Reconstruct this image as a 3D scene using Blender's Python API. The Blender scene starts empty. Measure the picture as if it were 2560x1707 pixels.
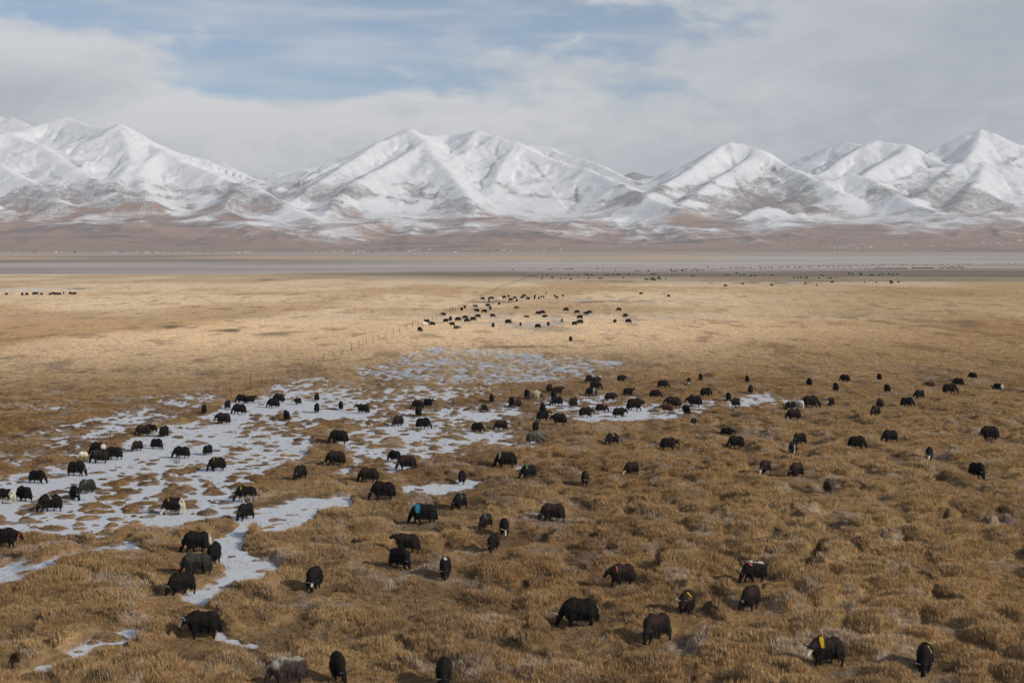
import bpy, bmesh, math, random
import numpy as np
from mathutils import Vector, Matrix
from mathutils.bvhtree import BVHTree

random.seed(7)
S = bpy.context.scene
COL = S.collection

# ------------------------------------------------------------------ camera
F = 3555.6            # focal length in photo pixels (50 mm on 36 mm, 2560 px)
HOR = 634.0           # horizon row of the photo
CAMZ = 20.0
cam = bpy.data.objects.new('camera', bpy.data.cameras.new('camera'))
cam.data.lens = 50.0
cam.data.sensor_width = 36.0
cam.data.clip_start = 0.5
cam.data.clip_end = 60000.0
PITCH = math.atan((853.5 - HOR) / F)
cam.location = (0, 0, CAMZ)
cam.rotation_euler = (math.pi / 2 - PITCH, 0, 0)
COL.objects.link(cam)
S.camera = cam
S.render.resolution_x, S.render.resolution_y = 1024, 682

# ------------------------------------------------------------------ view
S.view_settings.view_transform = 'Standard'
S.view_settings.look = 'None'
S.view_settings.exposure = -0.24
S.view_settings.gamma = 1.0
S.view_settings.use_curve_mapping = False
S.cycles.use_denoising = True
S.cycles.max_bounces = 6
S.cycles.diffuse_bounces = 2
S.cycles.transparent_max_bounces = 8
S.cycles.volume_bounces = 0

# ------------------------------------------------------------------ sun
SUN_EL, SUN_AZ = math.radians(26.0), math.radians(119.0)      # azimuth clockwise from the view direction
sl = bpy.data.lights.new('sun', 'SUN')
sl.energy = 4.7
sl.angle = math.radians(0.55)
sl.color = (1.0, 0.94, 0.85)
sun = bpy.data.objects.new('sun', sl)
to_sun = Vector((math.cos(SUN_EL) * math.sin(SUN_AZ), math.cos(SUN_EL) * math.cos(SUN_AZ), math.sin(SUN_EL)))
sun.rotation_euler = to_sun.to_track_quat('Z', 'Y').to_euler()
sun.location = (200, -100, 200)
COL.objects.link(sun)


# ------------------------------------------------------------------ node helper
class NT:
    def __init__(self, nt):
        self.nt = nt
        nt.nodes.clear()

    def n(self, typ, **kw):
        ins = kw.pop('ins', {})
        nd = self.nt.nodes.new(typ)
        for k, v in kw.items():
            setattr(nd, k, v)
        for k, v in ins.items():
            if isinstance(v, bpy.types.NodeSocket):
                self.nt.links.new(v, nd.inputs[k])
            else:
                nd.inputs[k].default_value = v
        return nd

    def m(self, op, a, b=None, c=None, clamp=False):
        nd = self.nt.nodes.new('ShaderNodeMath')
        nd.operation = op
        nd.use_clamp = clamp
        for i, v in enumerate((a, b, c)):
            if v is None:
                continue
            if isinstance(v, bpy.types.NodeSocket):
                self.nt.links.new(v, nd.inputs[i])
            else:
                nd.inputs[i].default_value = v
        return nd.outputs[0]

    def mix(self, f, a, b, typ='MIX'):
        nd = self.nt.nodes.new('ShaderNodeMix')
        nd.data_type = 'RGBA'
        nd.blend_type = typ
        nd.clamp_factor = True
        for i, v in ((0, f), (6, a), (7, b)):
            if isinstance(v, bpy.types.NodeSocket):
                self.nt.links.new(v, nd.inputs[i])
            else:
                nd.inputs[i].default_value = v if i == 0 else (*v[:3], 1.0)
        return nd.outputs[2]

    def smooth(self, v, a, b, lo=0.0, hi=1.0):
        nd = self.nt.nodes.new('ShaderNodeMapRange')
        nd.interpolation_type = 'SMOOTHSTEP'
        self.nt.links.new(v, nd.inputs[0])
        for i, x in enumerate((a, b, lo, hi)):
            nd.inputs[i + 1].default_value = x
        return nd.outputs[0]

    def noise(self, vec, scale, detail=4.0, rough=0.55, dist=0.0):
        nd = self.n('ShaderNodeTexNoise')
        self.nt.links.new(vec, nd.inputs['Vector'])
        nd.inputs['Scale'].default_value = scale
        nd.inputs['Detail'].default_value = detail
        nd.inputs['Roughness'].default_value = rough
        nd.inputs['Distortion'].default_value = dist
        return nd.outputs['Fac']

    def link(self, a, b):
        self.nt.links.new(a, b)


def px_az(px):
    return math.atan((px - 1280) / F)


def py_el(py):
    return (HOR - py) / F


# ------------------------------------------------------------------ world: Nishita sky behind a broken cloud deck
W = bpy.data.worlds.new('World')
S.world = W
W.use_nodes = True
t = NT(W.node_tree)
sky = t.n('ShaderNodeTexSky')
sky.sky_type = 'NISHITA'
sky.sun_disc = False
sky.sun_elevation = SUN_EL
sky.sun_rotation = SUN_AZ
sky.altitude = 4500
sky.air_density = 1.0
sky.dust_density = 0.4
sky.ozone_density = 0.8
tc = t.n('ShaderNodeTexCoord')
D3 = tc.outputs['Generated']
sep = t.n('ShaderNodeSeparateXYZ', ins={0: D3})
X, Y, Z = sep.outputs
az = t.m('ARCTAN2', X, Y)
el = t.m('ARCSINE', Z)


def blob(px, py, sx, sy, amp):
    """A soft patch of the sky around one direction (photo pixels only give the direction)."""
    a = t.m('MULTIPLY', t.m('SUBTRACT', az, px_az(px)), F / sx)
    b = t.m('MULTIPLY', t.m('SUBTRACT', el, py_el(py)), F / sy)
    r2 = t.m('ADD', t.m('MULTIPLY', a, a), t.m('MULTIPLY', b, b))
    return t.m('MULTIPLY', t.m('EXPONENT', t.m('MULTIPLY', r2, -1.0)), amp)


def total(xs):
    s = xs[0]
    for x in xs[1:]:
        s = t.m('ADD', s, x)
    return s


map1 = t.n('ShaderNodeVectorMath', operation='MULTIPLY', ins={0: D3, 1: (1.0, 1.0, 2.6)})
V1 = map1.outputs[0]
n_big = t.noise(V1, 7.0, 7.0, 0.55, 0.5)
n_mid = t.noise(V1, 19.0, 8.0, 0.58, 0.35)
map2 = t.n('ShaderNodeVectorMath', operation='MULTIPLY', ins={0: D3, 1: (1.0, 1.0, 7.0)})
n_str = t.noise(map2.outputs[0], 9.0, 6.0, 0.55, 0.3)
n_puff = t.noise(V1, 27.0, 8.0, 0.6, 0.7)
low_deck = t.smooth(el, 0.135, 0.085)
cover0 = t.smooth(el, 0.17, 0.42, 0.92, 0.06)
cover = total([cover0,
               blob(715, 222, 350, 36, -0.95), blob(250, 0, 900, 75, -1.15), blob(60, 0, 520, 50, -0.75), blob(800, 130, 460, 80, -0.62),
               blob(1480, 100, 430, 50, -0.50), blob(1650, 225, 420, 46, -0.36), blob(1180, 60, 500, 45, -0.45), blob(560, 158, 120, 40, -0.15),
               blob(190, 225, 270, 85, 0.60), blob(2450, 200, 500, 260, 0.35), blob(1000, 345, 900, 85, 0.45), blob(640, 180, 60, 20, 0.25)])
alpha = t.m('ADD', cover, t.m('MULTIPLY', t.m('SUBTRACT', n_mid, 0.5), 1.3))
alpha = t.m('ADD', alpha, t.m('MULTIPLY', t.m('SUBTRACT', n_str, 0.5), 0.45))
alpha = t.m('ADD', alpha, t.m('MULTIPLY', t.m('SUBTRACT', n_puff, 0.5), 0.9))
alpha = t.smooth(alpha, 0.20, 0.98)
alpha = t.m('MAXIMUM', alpha, t.smooth(n_str, 0.36, 0.74, 0.05, 0.62))
lum = total([t.m('MULTIPLY', t.m('SUBTRACT', n_big, 0.5), 0.55), t.m('MULTIPLY', t.m('SUBTRACT', n_mid, 0.5), 0.38), t.m('MULTIPLY', t.m('SUBTRACT', n_str, 0.5), 0.30),
             blob(460, 280, 150, 70, 0.60), blob(330, 320, 160, 40, 0.35), blob(1080, 300, 560, 70, 0.42), blob(130, 265, 240, 60, -0.34), blob(180, 150, 300, 45, 0.16),
             blob(2500, 150, 620, 330, -0.50), blob(1030, 288, 120, 24, -0.40), blob(640, 395, 260, 60, 0.22), blob(1560, 400, 200, 40, -0.10),
             blob(1900, 350, 260, 45, -0.10), blob(620, 260, 60, 50, 0.08)])
lum = t.m('ADD', lum, t.m('MULTIPLY', t.m('MULTIPLY', t.m('SUBTRACT', n_puff, 0.5), low_deck), 1.05))
lum = t.m('ADD', lum, 0.60)
lum = t.m('MINIMUM', t.m('MAXIMUM', lum, 0.0), 1.0)
ccol = t.mix(lum, (0.36, 0.41, 0.48), (0.82, 0.825, 0.83))
skyc = t.mix(1.0, sky.outputs[0], (0.86, 1.0, 1.0), 'MULTIPLY')
bg1 = t.n('ShaderNodeBackground', ins={'Color': skyc, 'Strength': 0.125})
bg2 = t.n('ShaderNodeBackground', ins={'Color': ccol, 'Strength': 1.20})
mx = t.n('ShaderNodeMixShader', ins={0: alpha, 1: bg1.outputs[0], 2: bg2.outputs[0]})
out = t.n('ShaderNodeOutputWorld')
t.link(mx.outputs[0], out.inputs[0])
W.cycles.sampling_method = 'MANUAL'
W.cycles.sample_map_resolution = 512


# ------------------------------------------------------------------ numpy noise
def _hash(ix, iy, seed):
    h = (ix.astype(np.int64) * 374761393 + iy.astype(np.int64) * 668265263 + seed * 2147483647) & 0xFFFFFFFF
    h = ((h ^ (h >> 13)) * 1274126177) & 0xFFFFFFFF
    h = ((h ^ (h >> 16)) * 2246822519) & 0xFFFFFFFF
    return ((h ^ (h >> 15)) & 0xFFFFFF) / float(0xFFFFFF)


def vnoise(x, y, seed=0):
    ix, iy = np.floor(x), np.floor(y)
    fx, fy = x - ix, y - iy
    fx = fx * fx * fx * (fx * (fx * 6 - 15) + 10)
    fy = fy * fy * fy * (fy * (fy * 6 - 15) + 10)
    ix, iy = ix.astype(np.int64), iy.astype(np.int64)
    a, b = _hash(ix, iy, seed), _hash(ix + 1, iy, seed)
    c, d = _hash(ix, iy + 1, seed), _hash(ix + 1, iy + 1, seed)
    return (a + (b - a) * fx) * (1 - fy) + (c + (d - c) * fx) * fy


def fbm(x, y, octaves=4, seed=0, gain=0.5, ridged=False):
    s, amp, tot = 0.0, 1.0, 0.0
    for o in range(octaves):
        c, sn = math.cos(0.5 + o), math.sin(0.5 + o)
        n = vnoise(x * c - y * sn + o * 17.3, x * sn + y * c - o * 9.1, seed + o * 101)
        if ridged:
            n = 1.0 - np.abs(2 * n - 1)
        s = s + amp * n
        tot += amp
        amp *= gain
        x, y = x * 2.03, y * 2.03
    return s / tot


def sstep(a, b, v):
    u = np.clip((v - a) / (b - a), 0, 1)
    return u * u * (3 - 2 * u)


# ------------------------------------------------------------------ mesh helpers
def mesh_np(name, co, quads, mat, smooth=True):
    me = bpy.data.meshes.new(name)
    me.vertices.add(len(co))
    me.vertices.foreach_set('co', np.asarray(co, np.float32).ravel())
    nq = len(quads)
    me.loops.add(nq * 4)
    me.polygons.add(nq)
    me.loops.foreach_set('vertex_index', np.asarray(quads, np.int32).ravel())
    me.polygons.foreach_set('loop_start', np.arange(0, nq * 4, 4, dtype=np.int32))
    me.polygons.foreach_set('use_smooth', np.full(nq, smooth))
    me.update(calc_edges=True)
    if mat:
        me.materials.append(mat)
    return me


def add_attr(me, name, typ, data):
    a = me.attributes.new(name, typ, 'POINT')
    if typ == 'FLOAT_COLOR':
        d = np.ones((len(data), 4), np.float32)
        d[:, :3] = data
        a.data.foreach_set('color', d.ravel())
    elif typ == 'FLOAT_VECTOR':
        a.data.foreach_set('vector', np.asarray(data, np.float32).ravel())
    elif typ == 'INT':
        a.data.foreach_set('value', np.asarray(data, np.int32))
    else:
        a.data.foreach_set('value', np.asarray(data, np.float32))


def grid_quads(nr, nc):
    i = np.arange(nr - 1)[:, None] * nc + np.arange(nc - 1)[None, :]
    return np.stack([i, i + 1, i + 1 + nc, i + nc], -1).reshape(-1, 4)


def link(name, data, parent=None, kind=None, label=None, cat=None, group=None):
    o = bpy.data.objects.new(name, data)
    COL.objects.link(o)
    if parent is not None:
        o.parent = parent
    if kind:
        o['kind'] = kind
    if label:
        o['label'] = label
    if cat:
        o['category'] = cat
    if group:
        o['group'] = group
    return o


def new_mat(name):
    m = bpy.data.materials.new(name)
    m.use_nodes = True
    return m, NT(m.node_tree)


def simple_mat(name, col, rough=0.8, var=0.15, scale=6.0, spec=0.2):
    m, t = new_mat(name)
    tcx = t.n('ShaderNodeTexCoord')
    n = t.noise(tcx.outputs['Object'], scale, 5.0, 0.6)
    c = t.mix(n, tuple(x * (1 - var * 2) for x in col), tuple(min(1, x * (1 + var * 2)) for x in col))
    b = t.n('ShaderNodeBsdfPrincipled', ins={'Base Color': c, 'Roughness': rough, 'Specular IOR Level': spec})
    o = t.n('ShaderNodeOutputMaterial')
    t.link(b.outputs[0], o.inputs[0])
    return m


# ------------------------------------------------------------------ the plain: shape of the land as functions of x, y
# snow-filled hollows, traced where they lie on the plain (photo px -> ground)
SNOW_POLYS = [
    ([(455, 1062), (560, 1018), (640, 990), (715, 955), (790, 935), (860, 950), (960, 965), (1100, 965), (1190, 965), (1320, 985), (1230, 1002), (1080, 1012),
      (960, 1032), (880, 1048), (830, 1062), (760, 1080), (770, 1110), (745, 1150), (690, 1178), (640, 1200), (630, 1240), (590, 1285), (520, 1305), (420, 1322),
      (300, 1330), (215, 1345), (90, 1350), (-60, 1352), (-60, 1200), (60, 1190), (190, 1165), (260, 1125), (330, 1102), (400, 1075)], 1.0),
    ([(560, 1285), (640, 1290), (700, 1262), (800, 1245), (870, 1240), (880, 1262), (780, 1300), (735, 1330), (720, 1365), (660, 1350), (640, 1330), (610, 1365), (650, 1400), (690, 1440), (640, 1470), (590, 1470), (560, 1500),
      (520, 1530), (510, 1570), (560, 1610), (640, 1640), (560, 1630), (510, 1600), (485, 1540), (480, 1500), (505, 1470), (530, 1440), (505, 1400), (535, 1350)], 1.5),
    ([(380, 1360), (450, 1348), (560, 1338), (560, 1368), (470, 1372)], 1.2),
    ([(900, 925), (1010, 890), (1090, 874), (1230, 872), (1330, 885), (1480, 897), (1590, 905), (1500, 930), (1560, 955), (1420, 955), (1330, 962), (1200, 962), (1080, 962), (960, 962), (880, 945)], 1.0),
    ([(1440, 985), (1560, 978), (1600, 1002), (1500, 1010), (1445, 1015), (1300, 1002)], 0.75),
    ([(1230, 1004), (1290, 1010), (1330, 1030), (1310, 1048), (1245, 1040)], 0.95),
    ([(1560, 1005), (1640, 1010), (1690, 1035), (1650, 1062), (1590, 1055), (1600, 1030)], 0.9),
    ([(1690, 1000), (1800, 1000), (1830, 1030), (1760, 1045), (1720, 1030)], 0.8),
    ([(1790, 1000), (1900, 985), (2010, 990), (1990, 1012), (1930, 1026), (1850, 1030), (1790, 1020)], 0.9),
    ([(1000, 1228), (1100, 1205), (1215, 1196), (1215, 1212), (1140, 1235), (1040, 1245)], 1.4),
    ([(1190, 1100), (1280, 1085), (1350, 1100), (1320, 1125), (1230, 1150), (1190, 1130)], 0.9),
    ([(1290, 1175), (1330, 1160), (1360, 1165), (1340, 1190), (1300, 1190)], 0.85),
    ([(1440, 1165), (1520, 1140), (1600, 1115), (1650, 1100), (1600, 1128), (1520, 1155), (1460, 1175)], 0.62),
    ([(-60, 1432), (90, 1408), (200, 1386), (330, 1358), (345, 1380), (215, 1416), (120, 1450), (-60, 1488)], 1.08),
    ([(0, 1700), (120, 1652), (235, 1598), (360, 1588), (345, 1622), (250, 1660), (120, 1707)], 1.05),
    ([(0, 1120), (90, 1105), (180, 1085), (200, 1095), (110, 1125), (10, 1140)], 0.75),
    ([(260, 1005), (330, 995), (400, 985), (410, 990), (320, 1010), (200, 1020), (60, 1032), (0, 1036), (0, 1026), (110, 1016)], 0.62),
    ([(800, 1180), (900, 1150), (960, 1130), (1040, 1120), (1100, 1140), (980, 1150), (900, 1180), (850, 1200)], 0.60),
    ([(870, 1040), (1000, 1020), (1230, 1010), (1300, 1060), (1250, 1130), (1100, 1170), (960, 1190), (880, 1160), (850, 1100)], 0.80),
    ([(1330, 1000), (1480, 1010), (1620, 1020), (1760, 1010), (1700, 1060), (1560, 1060), (1400, 1050)], 0.76),
    ([(-40, 1110), (150, 1060), (330, 1010), (480, 980), (560, 1000), (420, 1060), (250, 1110), (60, 1180), (-40, 1190)], 0.68),
    ([(940, 1085), (1010, 1062), (1050, 1060), (1010, 1090), (960, 1110)], 0.7),
]
ICE_POLY = [(850, 950), (1010, 885), (1090, 872), (1330, 882), (1590, 900), (1560, 955), (1330, 968), (1100, 972), (960, 970)]


def to_px(x, y):
    y = np.maximum(y, 1.0)
    return 1280 + F * x / y, HOR + F * CAMZ / y


def poly_sd(px, py, poly, ys=3.0):
    P = np.array(poly, float)
    best = np.full(px.shape, 1e9)
    ins = np.zeros(px.shape, bool)
    n = len(P)
    for i in range(n):
        x1, y1 = P[i]
        x2, y2 = P[(i + 1) % n]
        ax, ay, bx, by = x1, y1 * ys, x2, y2 * ys
        dx, dy = bx - ax, by - ay
        qx, qy = px - ax, py * ys - ay
        tt = np.clip((qx * dx + qy * dy) / (dx * dx + dy * dy + 1e-9), 0, 1)
        best = np.minimum(best, (qx - tt * dx) ** 2 + (qy - tt * dy) ** 2)
        if y1 != y2:
            c = ((y1 > py) != (y2 > py)) & (px < (x2 - x1) * (py - y1) / (y2 - y1) + x1)
            ins ^= c
    return np.where(ins, 1, -1) * np.sqrt(best)


def snow_cover(x, y):
    px, py = to_px(x, y)
    cov = np.zeros(x.shape)
    sel = (py > 850) & (py < 1720) & (px > -200) & (px < 2200)
    if not sel.any():
        return cov
    sx, sy = x[sel], y[sel]
    wob = (fbm(sx / 3.2, sy / 6.0, 4, 51) - 0.5)
    wob2 = (fbm(sx / 3.2, sy / 6.0, 4, 67) - 0.5)
    k = np.sqrt((py[sel] - HOR) / 500.0)
    qx, qy = px[sel] + wob * 90 * k, py[sel] + wob2 * 34 * k
    c = np.zeros(sx.shape)
    for poly, a in SNOW_POLYS:
        ys = [p[1] for p in poly]
        xs = [p[0] for p in poly]
        near = (qy > min(ys) - 30) & (qy < max(ys) + 30) & (qx > min(xs) - 60) & (qx < max(xs) + 60)
        if near.any():
            sd = poly_sd(qx[near], qy[near], poly)
            c[near] = np.maximum(c[near], a * sstep(-14, 20, sd / k[near]))
    cov[sel] = c
    return cov


def domes(x, y, cell, seed, rmin, rmax, drop=0.0):
    best = np.zeros(x.shape)
    cx0, cy0 = np.floor(x / cell), np.floor(y / cell)
    for ox in (-1, 0, 1):
        for oy in (-1, 0, 1):
            ix, iy = (cx0 + ox).astype(np.int64), (cy0 + oy).astype(np.int64)
            h1, h2, h3 = _hash(ix, iy, seed), _hash(ix, iy, seed + 1), _hash(ix, iy, seed + 2)
            h4, h5 = _hash(ix, iy, seed + 3), _hash(ix, iy, seed + 4)
            r = (rmin + (rmax - rmin) * h3) * cell
            ang = h5 * 3.1416
            dx, dy = x - (ix + 0.1 + 0.8 * h1) * cell, y - (iy + 0.1 + 0.8 * h2) * cell
            c, s = np.cos(ang), np.sin(ang)
            u, v = (dx * c + dy * s) / (r * 1.25), (-dx * s + dy * c) / (r * 0.85)
            q = np.clip(1 - (u * u + v * v), 0, 1)
            val = q ** 0.8 * (0.55 + 0.45 * h4) * np.where(h4 < drop, 0.0, 1.0)
            best = np.maximum(best, val)
    return best


def zplain(y):
    return 30.0 * sstep(4200, 8300, y)


# where the animals of the near herd stand and have trampled the grass flat (photo px of their hooves)
TRODDEN = [
    (2, 1264), (49, 1257), (113, 1284), (85, 1212), (185, 1193), (177, 1254), (208, 1237), (237, 1139), (241, 1161), (277, 1152), (351, 1091), (371, 1088), (406, 1094),
    (337, 1130), (387, 1125), (447, 1149), (515, 1140), (536, 1181), (507, 1035), (566, 1023), (600, 1009), (624, 1010), (594, 1037), (553, 1062), (425, 1291), (608,
    1258), (607, 1305), (694, 1008), (680, 1021), (742, 1013), (790, 1003), (790, 1033), (850, 1026), (905, 1035), (713, 1053), (1070, 1019), (1045, 1043), (1043, 1022),
    (994, 1067), (1058, 1074), (1229, 1006), (1207, 1030), (1194, 1080), (1252, 1077), (843, 1113), (835, 1166), (746, 1205), (984, 1157), (1013, 1178), (917, 1210),
    (954, 1252), (1154, 1213), (1148, 1280), (1055, 1316), (1213, 1327), (1279, 1017), (1297, 1022), (1317, 998), (1336, 1002), (1374, 981), (1396, 987), (1384, 997),
    (1391, 1015), (1435, 1018), (1357, 1033), (1360, 1055), (1397, 1063), (1340, 1079), (1467, 1045), (1506, 1033), (1551, 1045), (1590, 1028), (1528, 1004), (1573, 988),
    (1641, 997), (1660, 972), (1473, 957), (1492, 959), (1491, 973), (1478, 989), (1555, 956), (1724, 961), (1753, 950), (1768, 993), (1823, 1004), (1842, 1020), (1684,
    1021), (1668, 1032), (1737, 1019), (1717, 1038), (1736, 1066), (1821, 1087), (1843, 1127), (1531, 1114), (1675, 1129), (1338, 1113), (1263, 1174), (1321, 1199),
    (1464, 1211), (1581, 1190), (1381, 1307), (1261, 1346), (1231, 1388), (1870, 957), (1879, 984), (2026, 965), (2092, 979), (2114, 955), (2201, 950), (2221, 982),
    (2328, 967), (2435, 948), (2399, 966), (2380, 986), (2500, 977), (2302, 998), (2273, 1018), (2204, 1020), (2193, 1042), (1980, 1024), (2003, 1023), (2031, 1018),
    (2080, 1015), (1987, 1052), (2003, 1109), (1986, 1137), (2149, 1126), (2230, 1109), (2480, 1101), (2330, 1152), (1917, 1187), (1996, 1198), (2077, 1238), (2452,
    1199), (2, 1376), (482, 1389), (528, 1415), (480, 1445), (442, 1498), (493, 1604), (778, 1482), (1013, 1388), (998, 1426), (1111, 1452), (708, 1730), (838, 1720),
    (1106, 1735), (1557, 1477), (1448, 1583), (1645, 1617), (1722, 1545), (1892, 1468), (1884, 1533), (2075, 1680), (2328, 1690)]


def trodden(x, y):
    f = np.ones(x.shape)
    for (px, py) in TRODDEN:
        cy = CAMZ * F / (py - HOR)
        cx = (px - 1280) / F * cy
        ry = 2.6 + 0.030 * cy           # seen flatter from afar: the trampled strip before the animal is longer
        sy = 0.6 * (ry - 2.0)
        sel = (np.abs(y - cy + sy) < ry * 1.25) & (np.abs(x - cx) < 3.4)
        if sel.any():
            d = np.hypot((x[sel] - cx) / 2.6, (y[sel] - cy + sy) / ry)
            f[sel] = np.minimum(f[sel], 0.30 + 0.70 * sstep(0.35, 1.0, d))
    return f


def ground_fields(x, y):
    """height of the soil surface, snow hollow coverage, hummock height"""
    cov = np.zeros(x.shape)
    hum = np.zeros(x.shape)
    z = zplain(y).astype(float)
    near = y < 1500
    if near.any():
        nx, ny = x[near], y[near]
        wx = nx + (fbm(nx / 1.3, ny / 1.3, 3, 5) - 0.5) * 1.1
        wy = ny + (fbm(nx / 1.3, ny / 1.3, 3, 9) - 0.5) * 1.1
        c = snow_cover(nx, ny)
        big = domes(wx, wy, 2.9, 11, 0.34, 0.76, 0.20) * (0.55 + 0.9 * fbm(nx / 13, ny / 13, 3, 83))
        big = np.maximum(big, 0.85 * domes(wx, wy, 5.6, 71, 0.30, 0.55, 0.45))
        small = domes(wx, wy, 1.05, 31, 0.38, 0.66, 0.35)
        px, py = to_px(nx, ny)
        rough = 0.62 + 0.50 * sstep(900, 2000, px + (py - 1000) * 0.4)          # bigger hummocks toward the near right
        amp = (0.92 * big + 0.13 * small) * rough
        amp = amp * (0.42 + 0.58 * sstep(230, 85, ny)) * (0.45 + 0.55 * sstep(420, 230, ny)) * (0.4 + 0.6 * sstep(900, 350, ny))
        und = (fbm(nx / 9.0, ny / 9.0, 3, 77) - 0.5) * 0.22
        und2 = (fbm(nx / 40.0, ny / 40.0, 3, 78) - 0.5) * 0.5 * sstep(60, 140, ny)
        fine = (fbm(nx / 0.35, ny / 0.35, 3, 13) - 0.5) * 0.07 * sstep(250, 90, ny)
        trench = sstep(0.90, 0.97, 1 - np.abs(2 * fbm(wx / 7.5, wy / 7.5, 3, 85) - 1)) * sstep(300, 160, ny)
        amp = amp * (1 - 0.75 * trench) - 0.10 * trench
        tread = trodden(nx, ny)
        amp = amp * tread
        zo = 0.13 + amp + und + und2 * 0.4
        # in the hollows: rounded grass islands standing out of the snow
        vx = nx + (fbm(nx / 0.9, ny / 0.9, 3, 15) - 0.5) * 0.42
        vy = ny + (fbm(nx / 0.9, ny / 0.9, 3, 19) - 0.5) * 0.42
        isl = np.maximum(domes(vx, vy, 2.2, 41, 0.26, 0.60, 0.16), 0.75 * domes(vx, vy, 1.1, 61, 0.25, 0.55, 0.55))
        zi = -0.20 + 0.54 * isl * (0.4 + 0.6 * tread) + (fbm(nx / 7.0, ny / 10.0, 3, 81) - 0.5) * 0.42
        zi = zi - 0.55 * np.clip(c - 1, 0, 1)
        c = np.minimum(c, 1)
        z[near] += zo * (1 - c) + zi * c + fine * 0.7
        amp = amp * (1 - c) + np.clip(zi, 0, 1) * c
        cov[near], hum[near] = c, amp
    far = ~near
    if far.any():
        z[far] += 0.13
    return z, cov, hum


def gz(x, y):
    xa, ya = np.atleast_1d(np.asarray(x, float)), np.atleast_1d(np.asarray(y, float))
    z, c, h = ground_fields(xa, ya)
    return np.where(c > 0.02, np.maximum(z, 0.0), z)


def at(px, py):
    """a point of the plain, from its place in the photo"""
    y = CAMZ * F / (py - HOR)
    for _ in range(12):
        y = (CAMZ - float(zplain(np.array(y)))) * F / max(py - HOR, 0.5) if py > HOR + 0.5 else y
    return (px - 1280) / F * y, y


# ------------------------------------------------------------------ ground colour (plants and soil, plus a painted cloud shadow on the marsh)
def lerp(a, b, f):
    return a + (b - a) * f[:, None]


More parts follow.
